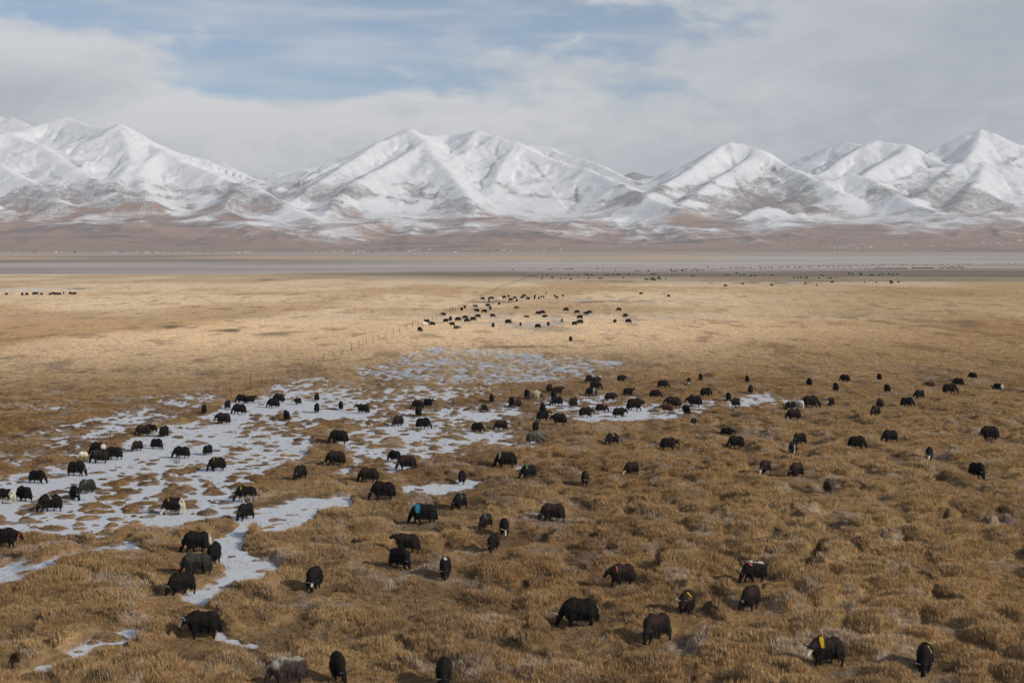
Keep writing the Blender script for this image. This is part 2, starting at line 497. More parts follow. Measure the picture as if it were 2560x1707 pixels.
def ground_colour(x, y, cov, hum):
    px, py = to_px(x, y)
    zz = zplain(y)
    pv = HOR + F * (CAMZ - zz) / np.maximum(y, 1)
    n1 = fbm(x / 14, y / 14, 4, 201)
    n2 = fbm(x / 60, y / 160, 4, 202)
    n3 = fbm(x / 2.2, y / 2.2, 3, 203)
    nb = fbm(x / 500, y / 120, 4, 204)                  # long bands across the plain
    nc = fbm(x / 900, y / 60, 4, 205)
    C = np.array
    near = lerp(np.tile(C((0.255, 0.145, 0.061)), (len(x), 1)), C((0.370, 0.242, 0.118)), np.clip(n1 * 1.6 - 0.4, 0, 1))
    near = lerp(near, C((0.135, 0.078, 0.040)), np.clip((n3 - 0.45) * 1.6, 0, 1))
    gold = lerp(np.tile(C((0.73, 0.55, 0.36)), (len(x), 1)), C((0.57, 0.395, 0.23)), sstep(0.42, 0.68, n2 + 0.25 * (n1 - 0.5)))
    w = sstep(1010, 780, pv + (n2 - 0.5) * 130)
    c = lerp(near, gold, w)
    # browner, rougher ground on the right of the middle plain
    r = sstep(1500, 2150, px + (n2 - 0.5) * 700) * sstep(690, 735, pv) * 0.55
    c = lerp(c, C((0.38, 0.245, 0.115)), r)
    # dark rank patches in the tussock plain
    d = sstep(0.60, 0.74, fbm(x / 5, y / 16, 4, 206)) * sstep(690, 740, pv) * 0.42
    c = lerp(c, C((0.17, 0.105, 0.055)), d)
    # bare dark soil of trampled runnels between the hummocks
    wxx = x + (fbm(x / 1.3, y / 1.3, 3, 5) - 0.5) * 1.1
    wyy = y + (fbm(x / 1.3, y / 1.3, 3, 9) - 0.5) * 1.1
    tr = sstep(0.90, 0.97, 1 - np.abs(2 * fbm(wxx / 7.5, wyy / 7.5, 3, 85) - 1)) * sstep(300, 160, y) * 0.55
    c = lerp(c, C((0.10, 0.065, 0.040)), tr)
    # frost on the tussocks
    fr = sstep(0.60, 0.78, fbm(x / 2.6, y / 2.6, 4, 207)) * sstep(830, 960, pv) * 0.30
    c = lerp(c, C((0.50, 0.45, 0.42)), fr)
    # thin snow in the middle herd's pasture
    th = sstep(0.52, 0.66, fbm(x / 6, y / 14, 4, 208)) * np.exp(-(((px - 1380) / 330) ** 2 + ((pv - 808) / 26) ** 2)) * 0.95
    th2 = sstep(0.5, 0.62, fbm(x / 6, y / 14, 4, 209)) * np.exp(-(((px - 1500) / 330) ** 2 + ((pv - 753) / 5) ** 2)) * 0.9
    c = lerp(c, C((0.46, 0.425, 0.40)), np.clip(th + th2, 0, 1) * 0.75)

    def streak(x0, x1, p, hp, col, a, seed, slope=0.0):
        m = sstep(x0 - 40, x0 + 30, px) * sstep(x1 + 40, x1 - 30, px)
        v = np.exp(-(((pv - p - slope * (px - x0)) / hp) ** 2))
        nn = sstep(0.46, 0.62, fbm(x / 8, y / 22, 4, seed))
        return np.clip(m * v * nn * a, 0, 1)
    dark, ice = C((0.14, 0.10, 0.075)), C((0.58, 0.60, 0.64))
    for (x0, x1, p, hp, col, a, sd, sl) in (
            (1060, 1420, 871, 2.6, dark, 0.85, 301, 0.0), (1640, 2210, 866, 2.2, dark, 0.75, 302, 0.0), (1500, 1700, 868, 2, dark, 0.6, 303, 0.0),
            (1100, 1760, 756, 3, dark, 0.8, 304, 0.0), (-60, 190, 727.5, 3.2, ice, 1.2, 305, -0.02), (150, 330, 722, 2, dark, 0.9, 306, 0.0),
            (1460, 1570, 704, 2.0, dark, 1.4, 307, 0.0), (1710, 2060, 709, 2.6, dark, 1.2, 308, -0.012), (1740, 2000, 708, 1.6, ice, 0.9, 309, -0.012),
            (160, 230, 792, 4, dark, 0.8, 310, 0.0), (290, 350, 803, 4, dark, 0.7, 311, 0.0), (400, 640, 818, 6, dark, 0.9, 312, 0.05), (640, 760, 836, 6, dark, 0.7, 313, 0.0),
            (640, 720, 700, 2.0, dark, 0.9, 314, 0.0), (730, 830, 694, 1.6, dark, 1.0, 315, 0.0), (900, 1100, 905, 4, dark, 0.8, 316, -0.15), (2250, 2560, 812, 14, dark, 0.5, 317, 0.0),
            (1960, 2260, 795, 12, dark, 0.4, 318, 0.0)):
        c = lerp(c, col, streak(x0, x1, p, hp, col, a, sd, sl))
    # grey marsh with cloud shadow painted in, and frozen flats beyond the golden grass
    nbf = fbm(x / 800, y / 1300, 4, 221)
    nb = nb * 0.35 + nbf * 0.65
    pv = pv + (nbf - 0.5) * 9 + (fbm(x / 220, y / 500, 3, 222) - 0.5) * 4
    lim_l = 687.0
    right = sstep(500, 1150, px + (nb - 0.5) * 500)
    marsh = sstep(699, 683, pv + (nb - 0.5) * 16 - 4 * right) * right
    c = lerp(c, C((0.275, 0.215, 0.150)), marsh * 0.95)  # marsh grass tone, darkened further to stand for the cloud shadow
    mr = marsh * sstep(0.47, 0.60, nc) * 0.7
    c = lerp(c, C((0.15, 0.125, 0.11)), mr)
    flat = sstep(lim_l - 4 * right - 10 * right * sstep(1500, 2500, px) + 2, lim_l - 10 * right - 10 * right * sstep(1500, 2500, px) - 2, pv + (nb - 0.5) * 6)
    c = lerp(c, lerp(np.tile(C((0.42, 0.345, 0.29)), (len(x), 1)), C((0.50, 0.44, 0.385)), np.clip(nb * 2 - 0.5, 0, 1)), flat)
    st = sstep(0.50, 0.68, fbm(x / 1100, y / 260, 5, 211)) * flat
    c = lerp(c, C((0.62, 0.60, 0.58)), st * 0.55)
    st2 = sstep(0.54, 0.68, fbm(x / 1300, y / 320, 5, 212)) * flat
    c = lerp(c, C((0.26, 0.215, 0.19)), st2 * 0.5)
    br = sstep(661, 655, pv + (nb - 0.5) * 5) * sstep(1300, 500, px)
    c = lerp(c, C((0.24, 0.165, 0.130)), br * 0.85)
    g2 = sstep(651.5, 648.5, pv + (nb - 0.5) * 4)
    c = lerp(c, C((0.56, 0.405, 0.22)), g2 * 0.9 * sstep(0.36, 0.54, fbm(x / 1500, y / 900, 3, 223)))
    v2 = sstep(641.5, 638.5, pv + (nb - 0.5) * 3)
    c = lerp(c, C((0.42, 0.33, 0.275)), v2)
    return np.clip(c, 0.01, 0.9)


# ------------------------------------------------------------------ ground mesh
def ground_material():
    m, t = new_mat('ground')
    a = t.n('ShaderNodeAttribute', attribute_name='gcol')
    geo = t.n('ShaderNodeNewGeometry')
    P = geo.outputs['Position']
    pm = t.n('ShaderNodeVectorMath', operation='MULTIPLY', ins={0: P, 1: (1, 0.45, 1)})
    n1 = t.noise(pm.outputs[0], 1.1, 6, 0.62)
    n2 = t.noise(pm.outputs[0], 7.0, 4, 0.6)
    n3 = t.noise(pm.outputs[0], 0.12, 5, 0.6)
    f = t.m('ADD', t.m('MULTIPLY', t.m('SUBTRACT', n1, 0.5), 1.7), t.m('ADD', t.m('MULTIPLY', t.m('SUBTRACT', n2, 0.5), 0.9), t.m('MULTIPLY', t.m('SUBTRACT', n3, 0.5), 0.5)))
    f = t.m('ADD', f, 1.0)
    f = t.m('MINIMUM', t.m('MAXIMUM', f, 0.35), 1.6)
    vm = t.n('ShaderNodeVectorMath', operation='SCALE', ins={0: a.outputs['Color'], 'Scale': f})
    bump = t.n('ShaderNodeBump', ins={'Strength': 0.9, 'Distance': 0.35, 'Height': t.m('ADD', n1, t.m('MULTIPLY', n2, 0.3))})
    b = t.n('ShaderNodeBsdfPrincipled', ins={'Base Color': vm.outputs[0], 'Roughness': 0.95, 'Specular IOR Level': 0.05, 'Normal': bump.outputs[0]})
    o = t.n('ShaderNodeOutputMaterial')
    t.link(b.outputs[0], o.inputs[0])
    return m


rows_py = np.concatenate([np.array([3600, 3000, 2600, 2350, 2150, 2000, 1920]), np.arange(1860, 1000, -2.6), np.arange(1000, 720, -1.5), np.arange(720, 655, -0.75)])
rows_y = CAMZ * F / (rows_py - HOR)
rows_y = np.concatenate([rows_y, np.arange(rows_y[-1] + 90, 8200, 110.0)])
cols = np.concatenate([np.linspace(-2.2, -0.66, 9)[:-1], np.linspace(-0.66, -0.40, 32)[:-1], np.arange(-0.40, 0.40, 0.0012), np.linspace(0.40, 0.66, 32), np.linspace(0.66, 2.2, 9)[1:]])
NR, NC = len(rows_y), len(cols)
gx = (rows_y[:, None] * cols[None, :]).ravel()
gy = np.repeat(rows_y, NC)
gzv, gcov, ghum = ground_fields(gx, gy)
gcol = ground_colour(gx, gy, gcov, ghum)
# thin frozen fringe where the snow runs out into the thatch
fringe = sstep(0.11, 0.01, gzv) * (gcov > 0.05) * (gy < 420) * sstep(0.35, 0.62, fbm(gx / 0.9, gy / 1.6, 3, 431)) * 0.75
gcol = lerp(gcol, np.array((0.50, 0.47, 0.46)), fringe)
gq = grid_quads(NR, NC)
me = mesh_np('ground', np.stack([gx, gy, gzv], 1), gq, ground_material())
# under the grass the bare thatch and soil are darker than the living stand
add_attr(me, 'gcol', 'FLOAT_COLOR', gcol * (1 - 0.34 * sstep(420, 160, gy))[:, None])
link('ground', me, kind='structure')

# ------------------------------------------------------------------ snow and ice lying in the hollows
low = (gzv < 0.035) & (gcov > 0.02) & (gy < 420)
fq = gq[low[gq].any(axis=1)]
used, inv = np.unique(fq, return_inverse=True)
sx, sy = gx[used], gy[used]
sz = 0.010 * (fbm(sx / 1.6, sy / 1.6, 3, 401) - 0.5)
m_snow, t = new_mat('snow')
geo = t.n('ShaderNodeNewGeometry')
ai = t.n('ShaderNodeAttribute', attribute_name='ice')
pm = t.n('ShaderNodeVectorMath', operation='MULTIPLY', ins={0: geo.outputs['Position'], 1: (1, 0.6, 1)})
n1 = t.noise(pm.outputs[0], 0.55, 5, 0.6, 0.4)
n2 = t.noise(pm.outputs[0], 6.0, 5, 0.65)
n3 = t.noise(pm.outputs[0], 2.2, 5, 0.7)
icef = t.smooth(t.m('ADD', t.m('ADD', t.m('ADD', ai.outputs['Fac'], 0.10), t.m('MULTIPLY', t.m('SUBTRACT', n1, 0.5), 1.5)), t.m('MULTIPLY', t.m('SUBTRACT', n2, 0.5), 0.5)), 0.42, 0.75)
c = t.mix(n2, (0.44, 0.455, 0.49), (0.61, 0.62, 0.64))
c = t.mix(icef, c, (0.27, 0.30, 0.345))
speck = t.smooth(t.m('ADD', n3, t.m('MULTIPLY', t.m('SUBTRACT', n2, 0.5), 0.7)), 0.55, 0.70)
c = t.mix(t.m('MULTIPLY', speck, 0.62), c, (0.30, 0.215, 0.13))
vor = t.n('ShaderNodeTexVoronoi', ins={'Vector': pm.outputs[0], 'Scale': 2.3})
pit = t.smooth(vor.outputs['Distance'], 0.10, 0.24)
bump = t.n('ShaderNodeBump', ins={'Strength': 0.8, 'Distance': 0.06, 'Height': t.m('ADD', t.m('MULTIPLY', n2, 0.7), t.m('ADD', t.m('MULTIPLY', pit, 0.5), n1))})
b = t.n('ShaderNodeBsdfPrincipled', ins={'Base Color': c, 'Roughness': 0.75, 'Specular IOR Level': 0.25, 'Normal': bump.outputs[0]})
o = t.n('ShaderNodeOutputMaterial')
t.link(b.outputs[0], o.inputs[0])
me = mesh_np('snow', np.stack([sx, sy, sz], 1), inv.reshape(-1, 4), m_snow)
ipx, ipy = to_px(sx, sy)
add_attr(me, 'ice', 'FLOAT', 0.40 * sstep(-20, 40, poly_sd(ipx, ipy, ICE_POLY)) + 0.10 + 0.40 * sstep(0, 30, poly_sd(ipx, ipy, [(-80, 1420), (340, 1345), (350, 1390), (-80, 1500)])))
link('snow', me, kind='structure')


# ------------------------------------------------------------------ dry grass standing on the hummocks
def grass_tuft(seed, blades, spread, h0, h1, w):
    rs = np.random.RandomState(seed)
    vs, fs = [], []
    for i in range(blades):
        a, r = rs.rand() * 6.283, spread * math.sqrt(rs.rand())
        bx, by = r * math.cos(a), r * math.sin(a)
        h = h0 + (h1 - h0) * rs.rand()
        la, ll = a + rs.randn() * 0.9, h * (0.15 + 0.55 * rs.rand())
        lx, ly = math.cos(la) * ll, math.sin(la) * ll
        wa = rs.rand() * 6.283
        wx, wy = math.cos(wa) * w * 0.5, math.sin(wa) * w * 0.5
        k = len(vs)
        vs += [(bx - wx, by - wy, -0.04), (bx + wx, by + wy, -0.04), (bx + wx * .8 + lx * .35, by + wy * .8 + ly * .35, h * .6), (bx - wx * .8 + lx * .35, by - wy * .8 + ly * .35, h * .6), (bx + lx, by + ly, h)]
        fs += [(k, k + 1, k + 2, k + 3), (k + 3, k + 2, k + 4)]
    me = bpy.data.meshes.new('grass_tuft')
    me.from_pydata(vs, [], fs)
    return me


m_grass, t = new_mat('dry_grass')
ag = t.n('ShaderNodeAttribute', attribute_name='gcol', attribute_type='INSTANCER')
oi = t.n('ShaderNodeNewGeometry')
rnd = oi.outputs['Random Per Island']
f = t.m('ADD', t.m('MULTIPLY', rnd, 0.5), 0.82)
vm = t.n('ShaderNodeVectorMath', operation='SCALE', ins={0: ag.outputs['Color'], 'Scale': f})
d1 = t.n('ShaderNodeBsdfDiffuse', ins={'Color': vm.outputs[0]})
d2 = t.n('ShaderNodeBsdfTranslucent', ins={'Color': vm.outputs[0]})
mxs = t.n('ShaderNodeMixShader', ins={0: 0.20, 1: d1.outputs[0], 2: d2.outputs[0]})
o = t.n('ShaderNodeOutputMaterial')
t.link(mxs.outputs[0], o.inputs[0])

rs = np.random.RandomState(3)


def scatter(d0, d1, dens, lim=0.405):
    n = int(dens * lim * (d1 * d1 - d0 * d0))
    y = np.sqrt(rs.rand(n) * (d1 * d1 - d0 * d0) + d0 * d0)
    x = (rs.rand(n) * 2 - 1) * lim * y
    return x, y


pts = [scatter(58, 100, 13.0), scatter(100, 150, 8.0), scatter(150, 230, 4.2), scatter(230, 420, 1.5), scatter(420, 1000, 0.22)]
px_ = np.concatenate([p[0] for p in pts])
py_ = np.concatenate([p[1] for p in pts])
z_, c_, h_ = ground_fields(px_, py_)
keep = (rs.rand(len(z_)) < sstep(1000, 420, py_) * 0.9 + 0.1) & ~((c_ > 0.02) & (z_ < 0.012) & (rs.rand(len(z_)) > 0.07)) & (rs.rand(len(z_)) < np.where(c_ > 0.2, 0.85, 1.0))
px_, py_, z_, c_, h_ = px_[keep], py_[keep], z_[keep], c_[keep], h_[keep]
tc_ = ground_colour(px_, py_, c_, h_)
tall = 0.8 * fbm(px_ / 1.6, py_ / 1.6, 3, 91)
scl = (0.55 + 0.75 * tall + 0.25 * rs.rand(len(z_))) * np.where(c_ > 0.3, 0.60, 1.0)
scl *= 0.55 + 0.45 * np.clip(trodden(px_, py_), 0, 1)
scl *= 0.80 + 0.45 * sstep(0.1, 0.5, h_)
scl *= 1.0 + 0.25 * sstep(110, 300, py_)
# each plant its own tint: fresh straw, old brown, frosted grey
u = rs.rand(len(z_))[:, None]
v = rs.rand(len(z_))
tc_ = tc_ * (0.90 + 0.30 * u)
tc_ = lerp(tc_, np.array((0.42, 0.32, 0.185)), np.where(v > 0.80, 0.5, 0.0) * (0.35 + 0.65 * sstep(0.45, 0.6, fbm(px_ / 7, py_ / 7, 3, 95))))
tc_ = lerp(tc_, np.array((0.34, 0.31, 0.29)), np.where(v < 0.07, 0.5, 0.0))
wide = 1.0 + 0.9 * sstep(90, 260, py_) + 2.2 * sstep(380, 800, py_)
gme = bpy.data.meshes.new('grass')
gme.vertices.add(len(z_))
gme.vertices.foreach_set('co', np.stack([px_, py_, np.where(c_ > 0.02, np.maximum(z_, 0), z_) - 0.01], 1).astype(np.float32).ravel())
add_attr(gme, 'gcol', 'FLOAT_COLOR', np.clip(tc_ * 1.12, 0, 0.9))
add_attr(gme, 'scl', 'FLOAT_VECTOR', np.stack([scl * wide, scl * wide, scl], 1))
add_attr(gme, 'rot', 'FLOAT', rs.rand(len(z_)) * 6.283)
add_attr(gme, 'pick', 'INT', rs.randint(0, 4, len(z_)))
grass = link('grass', gme, kind='stuff')
ng = bpy.data.node_groups.new('grass_on_hummocks', 'GeometryNodeTree')
ng.interface.new_socket('Geometry', in_out='INPUT', socket_type='NodeSocketGeometry')
ng.interface.new_socket('Geometry', in_out='OUTPUT', socket_type='NodeSocketGeometry')
N, L = ng.nodes, ng.links
gi, go = N.new('NodeGroupInput'), N.new('NodeGroupOutput')
g2i = N.new('GeometryNodeGeometryToInstance')
for s_ in range(4):
    tm = grass_tuft(40 + s_, 26, 0.22, 0.09, 0.27, 0.019)
    tm.materials.append(m_grass)
    to = bpy.data.objects.new('grass_tuft', tm)       # only referenced by the node tree, never placed by itself
    inf = N.new('GeometryNodeObjectInfo')
    inf.inputs['Object'].default_value = to
    L.new(inf.outputs['Geometry'], g2i.inputs[0])


def named(nm, typ):
    nd = N.new('GeometryNodeInputNamedAttribute')
    nd.data_type = typ
    nd.inputs['Name'].default_value = nm
    return nd.outputs['Attribute']


iop = N.new('GeometryNodeInstanceOnPoints')
L.new(gi.outputs[0], iop.inputs['Points'])
L.new(g2i.outputs[0], iop.inputs['Instance'])
iop.inputs['Pick Instance'].default_value = True
L.new(named('pick', 'INT'), iop.inputs['Instance Index'])
cx = N.new('ShaderNodeCombineXYZ')
L.new(named('rot', 'FLOAT'), cx.inputs[2])
e2r = N.new('FunctionNodeEulerToRotation')
L.new(cx.outputs[0], e2r.inputs[0])
L.new(e2r.outputs[0], iop.inputs['Rotation'])
L.new(named('scl', 'FLOAT_VECTOR'), iop.inputs['Scale'])
L.new(iop.outputs[0], go.inputs[0])
md = grass.modifiers.new('grass', 'NODES')
md.node_group = ng

# ------------------------------------------------------------------ mountains
RIDGES = [
    # left massif: skyline from the edge over two summits down to the valley mouth
    [(-260, 420, 13.0), (-100, 372, 12.8), (0, 347, 12.7), (62, 331, 13.2), (121, 311, 13.5), (146, 301, 13.6), (172, 297, 13.6), (197, 306, 13.5), (234, 320, 13.2), (278, 325, 12.9), (307, 322, 12.7), (329, 331, 12.6), (347, 348, 12.5), (380, 368, 12.4), (413, 381, 12.2),
     (464, 406, 11.9), (523, 428, 11.6), (556, 446, 11.4), (607, 468, 11.2), (651, 476, 11.0), (695, 501, 10.7), (750, 532, 10.4), (797, 557, 10.1)],
    [(27, 335, 12.6), (110, 366, 12.2), (154, 403, 11.8), (205, 439, 11.4), (262, 463, 11.0), (330, 500, 10.6)],
    [(0, 347, 12.5), (-20, 400, 11.9), (40, 440, 11.3), (100, 470, 10.9), (150, 510, 10.5)],
    [(-160, 400, 12.4), (-120, 450, 11.5), (-40, 500, 10.6)],
    [(307, 322, 12.7), (255, 352, 12.4), (215, 380, 12.2), (194, 395, 12.0)],
    [(307, 322, 12.7), (325, 370, 12.1), (335, 410, 11.7), (300, 450, 11.2), (290, 490, 10.7)],
    [(413, 381, 12.2), (372, 412, 11.8), (352, 440, 11.4), (362, 480, 10.9), (380, 510, 10.5)],
    [(607, 468, 11.2), (575, 500, 10.6), (560, 530, 10.3)],
    # small peak behind it, and the valley's far ranges
    [(470, 432, 14.6), (505, 421, 14.6), (527, 410, 14.6), (556, 406, 14.6), (585, 423, 14.4), (622, 443, 14.1), (676, 470, 13.6), (702, 487, 13.2), (731, 512, 12.7)],
    [(520, 470, 18.5), (590, 452, 18.5), (640, 440, 18.5), (658, 435, 18.5), (706, 429, 18.5), (768, 435, 18.4), (823, 433, 18.2), (880, 425, 18.0)],
    [(713, 490, 15.4), (750, 468, 15.3), (786, 458, 15.2), (860, 440, 15.0)],
    # the great massif in the middle
    [(725, 520, 11.0), (781, 468, 11.5), (828, 439, 11.9), (870, 409, 12.3), (896, 396, 12.5), (930, 373, 12.8), (955, 358, 13.0), (981, 350, 13.1), (998, 343, 13.2), (1025, 329, 13.3), (1049, 339, 13.4), (1083, 341, 13.6), (1125, 339, 13.7), (1168, 335, 13.6), (1195, 332, 13.5),
     (1223, 346, 13.3), (1242, 344, 13.2), (1265, 353, 13.1), (1291, 369, 13.0), (1312, 375, 13.3), (1325, 366, 13.6), (1372, 371, 13.5), (1401, 387, 13.3), (1461, 400, 13.0), (1508, 419, 12.6), (1559, 443, 12.2), (1606, 464, 11.8), (1650, 484, 11.5)],
    [(1025, 329, 13.3), (1066, 362, 12.9), (1090, 400, 12.4), (1130, 440, 11.9), (1165, 485, 11.3), (1180, 520, 10.8)],
    [(1066, 362, 12.9), (1010, 395, 12.5), (938, 430, 11.9), (880, 462, 11.4), (842, 498, 11.0), (812, 545, 10.4)],
    [(1195, 332, 13.5), (1170, 365, 13.1), (1162, 395, 12.8)],
    [(1291, 369, 13.0), (1265, 400, 12.6), (1245, 440, 12.1), (1228, 475, 11.7)],
    [(1291, 369, 13.0), (1380, 404, 12.6), (1465, 424, 12.2), (1550, 460, 11.6), (1614, 496, 11.0), (1700, 528, 10.3)],
    # blue range far behind, between massif and pyramid
    [(1500, 470, 20.0), (1560, 440, 20.0), (1585, 432, 20.0), (1620, 442, 20.0), (1653, 440, 20.0), (1687, 430, 20.0), (1730, 420, 20.0), (1800, 430, 20.0)],
    # the pyramid
    [(1610, 497, 11.0), (1628, 486, 11.1), (1666, 460, 11.5), (1717, 430, 11.9), (1747, 407, 12.2), (1777, 383, 12.5), (1798, 370, 12.7), (1821, 359, 12.8), (1849, 363, 12.8), (1879, 373, 12.7), (1896, 385, 12.6), (1926, 402, 12.5), (1968, 422, 12.2), (2028, 449, 11.7), (2090, 480, 11.2)],
    [(1892, 385, 12.6), (1858, 409, 12.3), (1815, 434, 11.9), (1773, 460, 11.5), (1730, 490, 11.0), (1696, 519, 10.6)],
    [(1852, 549, 10.2), (1900, 524, 10.4), (1943, 511, 10.6), (1994, 507, 10.8), (2040, 520, 10.6)],
    [(2000, 490, 11.3), (2023, 480, 11.4), (2070, 456, 11.6), (2121, 435, 11.7), (2172, 450, 11.5), (2240, 490, 11.0), (2291, 519, 10.6), (2338, 537, 10.3)],
    # ranges on the right
    [(1900, 440, 14.8), (1964, 415, 14.8), (2023, 388, 14.7), (2070, 371, 14.6), (2108, 358, 14.6), (2147, 364, 14.4), (2200, 385, 14.2)],
    [(2026, 447, 13.0), (2070, 422, 13.3), (2110, 392, 13.6), (2155, 364, 13.8), (2189, 356, 13.9), (2223, 361, 13.8), (2262, 371, 13.7), (2304, 392, 13.5), (2359, 417, 13.0)],
    [(2262, 371, 13.7), (2249, 383, 13.4), (2198, 409, 13.0), (2151, 441, 12.5)],
    [(2270, 400, 14.4), (2321, 382, 14.4), (2368, 358, 14.3), (2410, 339, 14.2), (2444, 332, 14.2), (2474, 339, 14.1), (2517, 358, 14.0), (2560, 375, 13.9), (2680, 420, 13.5), (2800, 440, 13.2)],
    [(2444, 332, 14.2), (2430, 375, 13.6), (2410, 400, 13.1)],
    [(2206, 464, 11.6), (2257, 443, 11.8), (2308, 424, 12.0), (2347, 421, 12.1), (2389, 416, 12.1), (2453, 414, 12.1), (2520, 420, 12.0), (2600, 430, 12.0), (2760, 470, 11.6)],
    [(2389, 416, 12.1), (2355, 443, 11.7), (2310, 480, 11.2), (2275, 506, 10.9)],
    [(2453, 414, 12.1), (2440, 450, 11.6), (2410, 490, 11.0), (2380, 525, 10.5)],
    [(2474, 537, 10.3), (2538, 507, 10.6), (2600, 500, 10.7), (2700, 520, 10.5)],
    # dark crag behind the left shoulder
    [(-120, 330, 17.5), (-40, 300, 17.5), (0, 291, 17.5), (40, 295, 17.5), (84, 322, 17.4), (130, 350, 17.2)],
]


def pz(px, py, dkm):
    y = dkm * 1000.0
    return (px - 1280) / F * y, y, CAMZ + (HOR - py) / F * y


FAN_D = np.array([7300, 7700, 8000, 8300, 8700, 9200, 9800, 10300, 11000, 12000, 14000, 22000], float)
FAN_P = np.array([636.5, 633.0, 630.5, 626, 611, 590, 566, 555, 547, 545, 545, 535], float)
FAN_Z = CAMZ + (HOR - FAN_P) / F * FAN_D
FAN_Z[0] = 19.0


def fan_z(x, y):
    z = np.interp(y, FAN_D, FAN_Z)
    # low brown bluffs and gullies at the foot of the slopes
    az_ = x / y
    wv = (fbm(x / 900, y / 900, 3, 501) - 0.5) * 500
    bl = fbm((x + wv) / 620, y / 1500, 4, 502, ridged=True)
    amt = sstep(8350, 9000, y + wv * 0.6) * sstep(11800, 10200, y)
    z = z + (bl - 0.55) * 105 * amt + (fbm(x / 150, y / 300, 3, 503) - 0.5) * 12 * amt
    # the right-hand village stands a little higher
    z = z + 26 * sstep(0.15, 0.33, az_) * sstep(7500, 8600, y) * sstep(12000, 9000, y)
    return z


def mountain_height(x, y):
    h = fan_z(x, y)
    base = h.copy()
    bu, bd, bz = np.zeros(x.shape), np.full(x.shape, 2000.0), h.copy()
    for ri, rg in enumerate(RIDGES):
        P = np.array([pz(*p) for p in rg])
        seglen = np.hypot(np.diff(P[:, 0]), np.diff(P[:, 1]))
        u0 = 0.0
        top = P[:, 2].max()
        reach = 2600.0
        sel = (x > P[:, 0].min() - reach) & (x < P[:, 0].max() + reach) & (y > P[:, 1].min() - reach) & (y < P[:, 1].max() + reach)
        if not sel.any():
            continue
        xs, ys = x[sel], y[sel]
        best = np.full(xs.shape, -1e5)
        buu, bdd = np.zeros(xs.shape), np.zeros(xs.shape)
        for i in range(len(P) - 1):
            ax, ay, az0 = P[i]
            dx, dy, dz = P[i + 1] - P[i]
            L2 = dx * dx + dy * dy + 1e-6
            tt = np.clip(((xs - ax) * dx + (ys - ay) * dy) / L2, 0, 1)
            d = np.hypot(xs - ax - tt * dx, ys - ay - tt * dy)
            dr = np.sqrt(d * d + 30.0 * 30.0) - 30.0
            zz = az0 + tt * dz - (0.32 * dr + 130 * (1 - np.exp(-dr / 450.0)))
            up = zz > best
            best = np.where(up, zz, best)
            buu = np.where(up, u0 + tt * math.sqrt(L2), buu)
            bdd = np.where(up, d, bdd)
            u0 += seglen[i]
        hs = h[sel]
        k = 40.0
        up = best > bz[sel]
        tmp = bz[sel]; tmp[up] = best[up]; bz[sel] = tmp
        tmp = bu[sel]; tmp[up] = buu[up] + ri * 7919.0; bu[sel] = tmp
        tmp = bd[sel]; tmp[up] = bdd[up]; bd[sel] = tmp
        m = np.maximum(hs, best)
        h[sel] = m + k * np.log1p(np.exp(-np.abs(hs - best) / k)) * (np.abs(hs - best) < 400) * sstep(-300, 100, best - hs)
    rel = np.clip(h - base, 0, None)
    w = sstep(0, 500, bd) * np.clip(rel / 250, 0, 1)
    warp = (fbm(x / 300, y / 300, 3, 511) - 0.5) * 2
    ribs = (np.abs(vnoise((bu + warp * 130) / 210.0, bd / 900.0, 521) * 2 - 1) - 0.5) * 40 + (np.abs(vnoise((bu + warp * 60) / 85.0, bd / 600.0, 522) * 2 - 1) - 0.5) * 20
    h = h + ribs * w
    h = h + (fbm(x / 420, y / 420, 5, 531, 0.55, ridged=True) - 0.6) * 80 * np.clip(rel / 400, 0, 1) * (0.35 + 0.65 * sstep(0, 350, bd))
    h = h + (fbm(x / 70, y / 70, 3, 541) - 0.5) * 12 * np.clip(rel / 200, 0, 1)
    return h, rel, bd


m_mt, t = new_mat('mountain')
geo = t.n('ShaderNodeNewGeometry')
P = geo.outputs['Position']
ar = t.n('ShaderNodeAttribute', attribute_name='rock').outputs['Fac']
ab = t.n('ShaderNodeAttribute', attribute_name='bare').outputs['Fac']
sepn = t.n('ShaderNodeSeparateXYZ', ins={0: geo.outputs['Normal']})
steep = t.smooth(sepn.outputs[2], 0.90, 0.68)
spk = t.noise(P, 0.07, 3, 0.7)
spk2 = t.noise(P, 0.016, 5, 0.62)
pst = t.n('ShaderNodeVectorMath', operation='MULTIPLY', ins={0: P, 1: (0.35, 1.0, 3.0)})
spk3 = t.noise(pst.outputs[0], 0.012, 6, 0.65)
rockf = t.m('ADD', ar, t.m('ADD', t.m('MULTIPLY', t.m('SUBTRACT', spk, 0.5), 1.3), t.m('MULTIPLY', t.m('SUBTRACT', spk2, 0.5), 0.9)))
rockf = t.m('ADD', rockf, t.m('MULTIPLY', steep, 0.30))
rockf = t.smooth(rockf, 0.42, 0.92)
baref = t.m('ADD', ab, t.m('ADD', t.m('MULTIPLY', t.m('SUBTRACT', spk3, 0.5), 1.5), t.m('MULTIPLY', t.m('SUBTRACT', spk, 0.5), 1.1)))
baref = t.smooth(baref, 0.16, 0.98)
snowc = t.mix(spk2, (0.80, 0.80, 0.81), (0.88, 0.88, 0.88))
rockc = t.mix(spk2, (0.17, 0.145, 0.14), (0.28, 0.235, 0.215))
big_n = t.noise(pst.outputs[0], 0.0035, 5, 0.6)
barec = t.mix(spk3, (0.235, 0.118, 0.080), (0.40, 0.262, 0.19))
c = t.mix(rockf, snowc, rockc)
barec = t.mix(t.smooth(big_n, 0.48, 0.62), barec, (0.17, 0.115, 0.10))
c = t.mix(baref, c, barec)
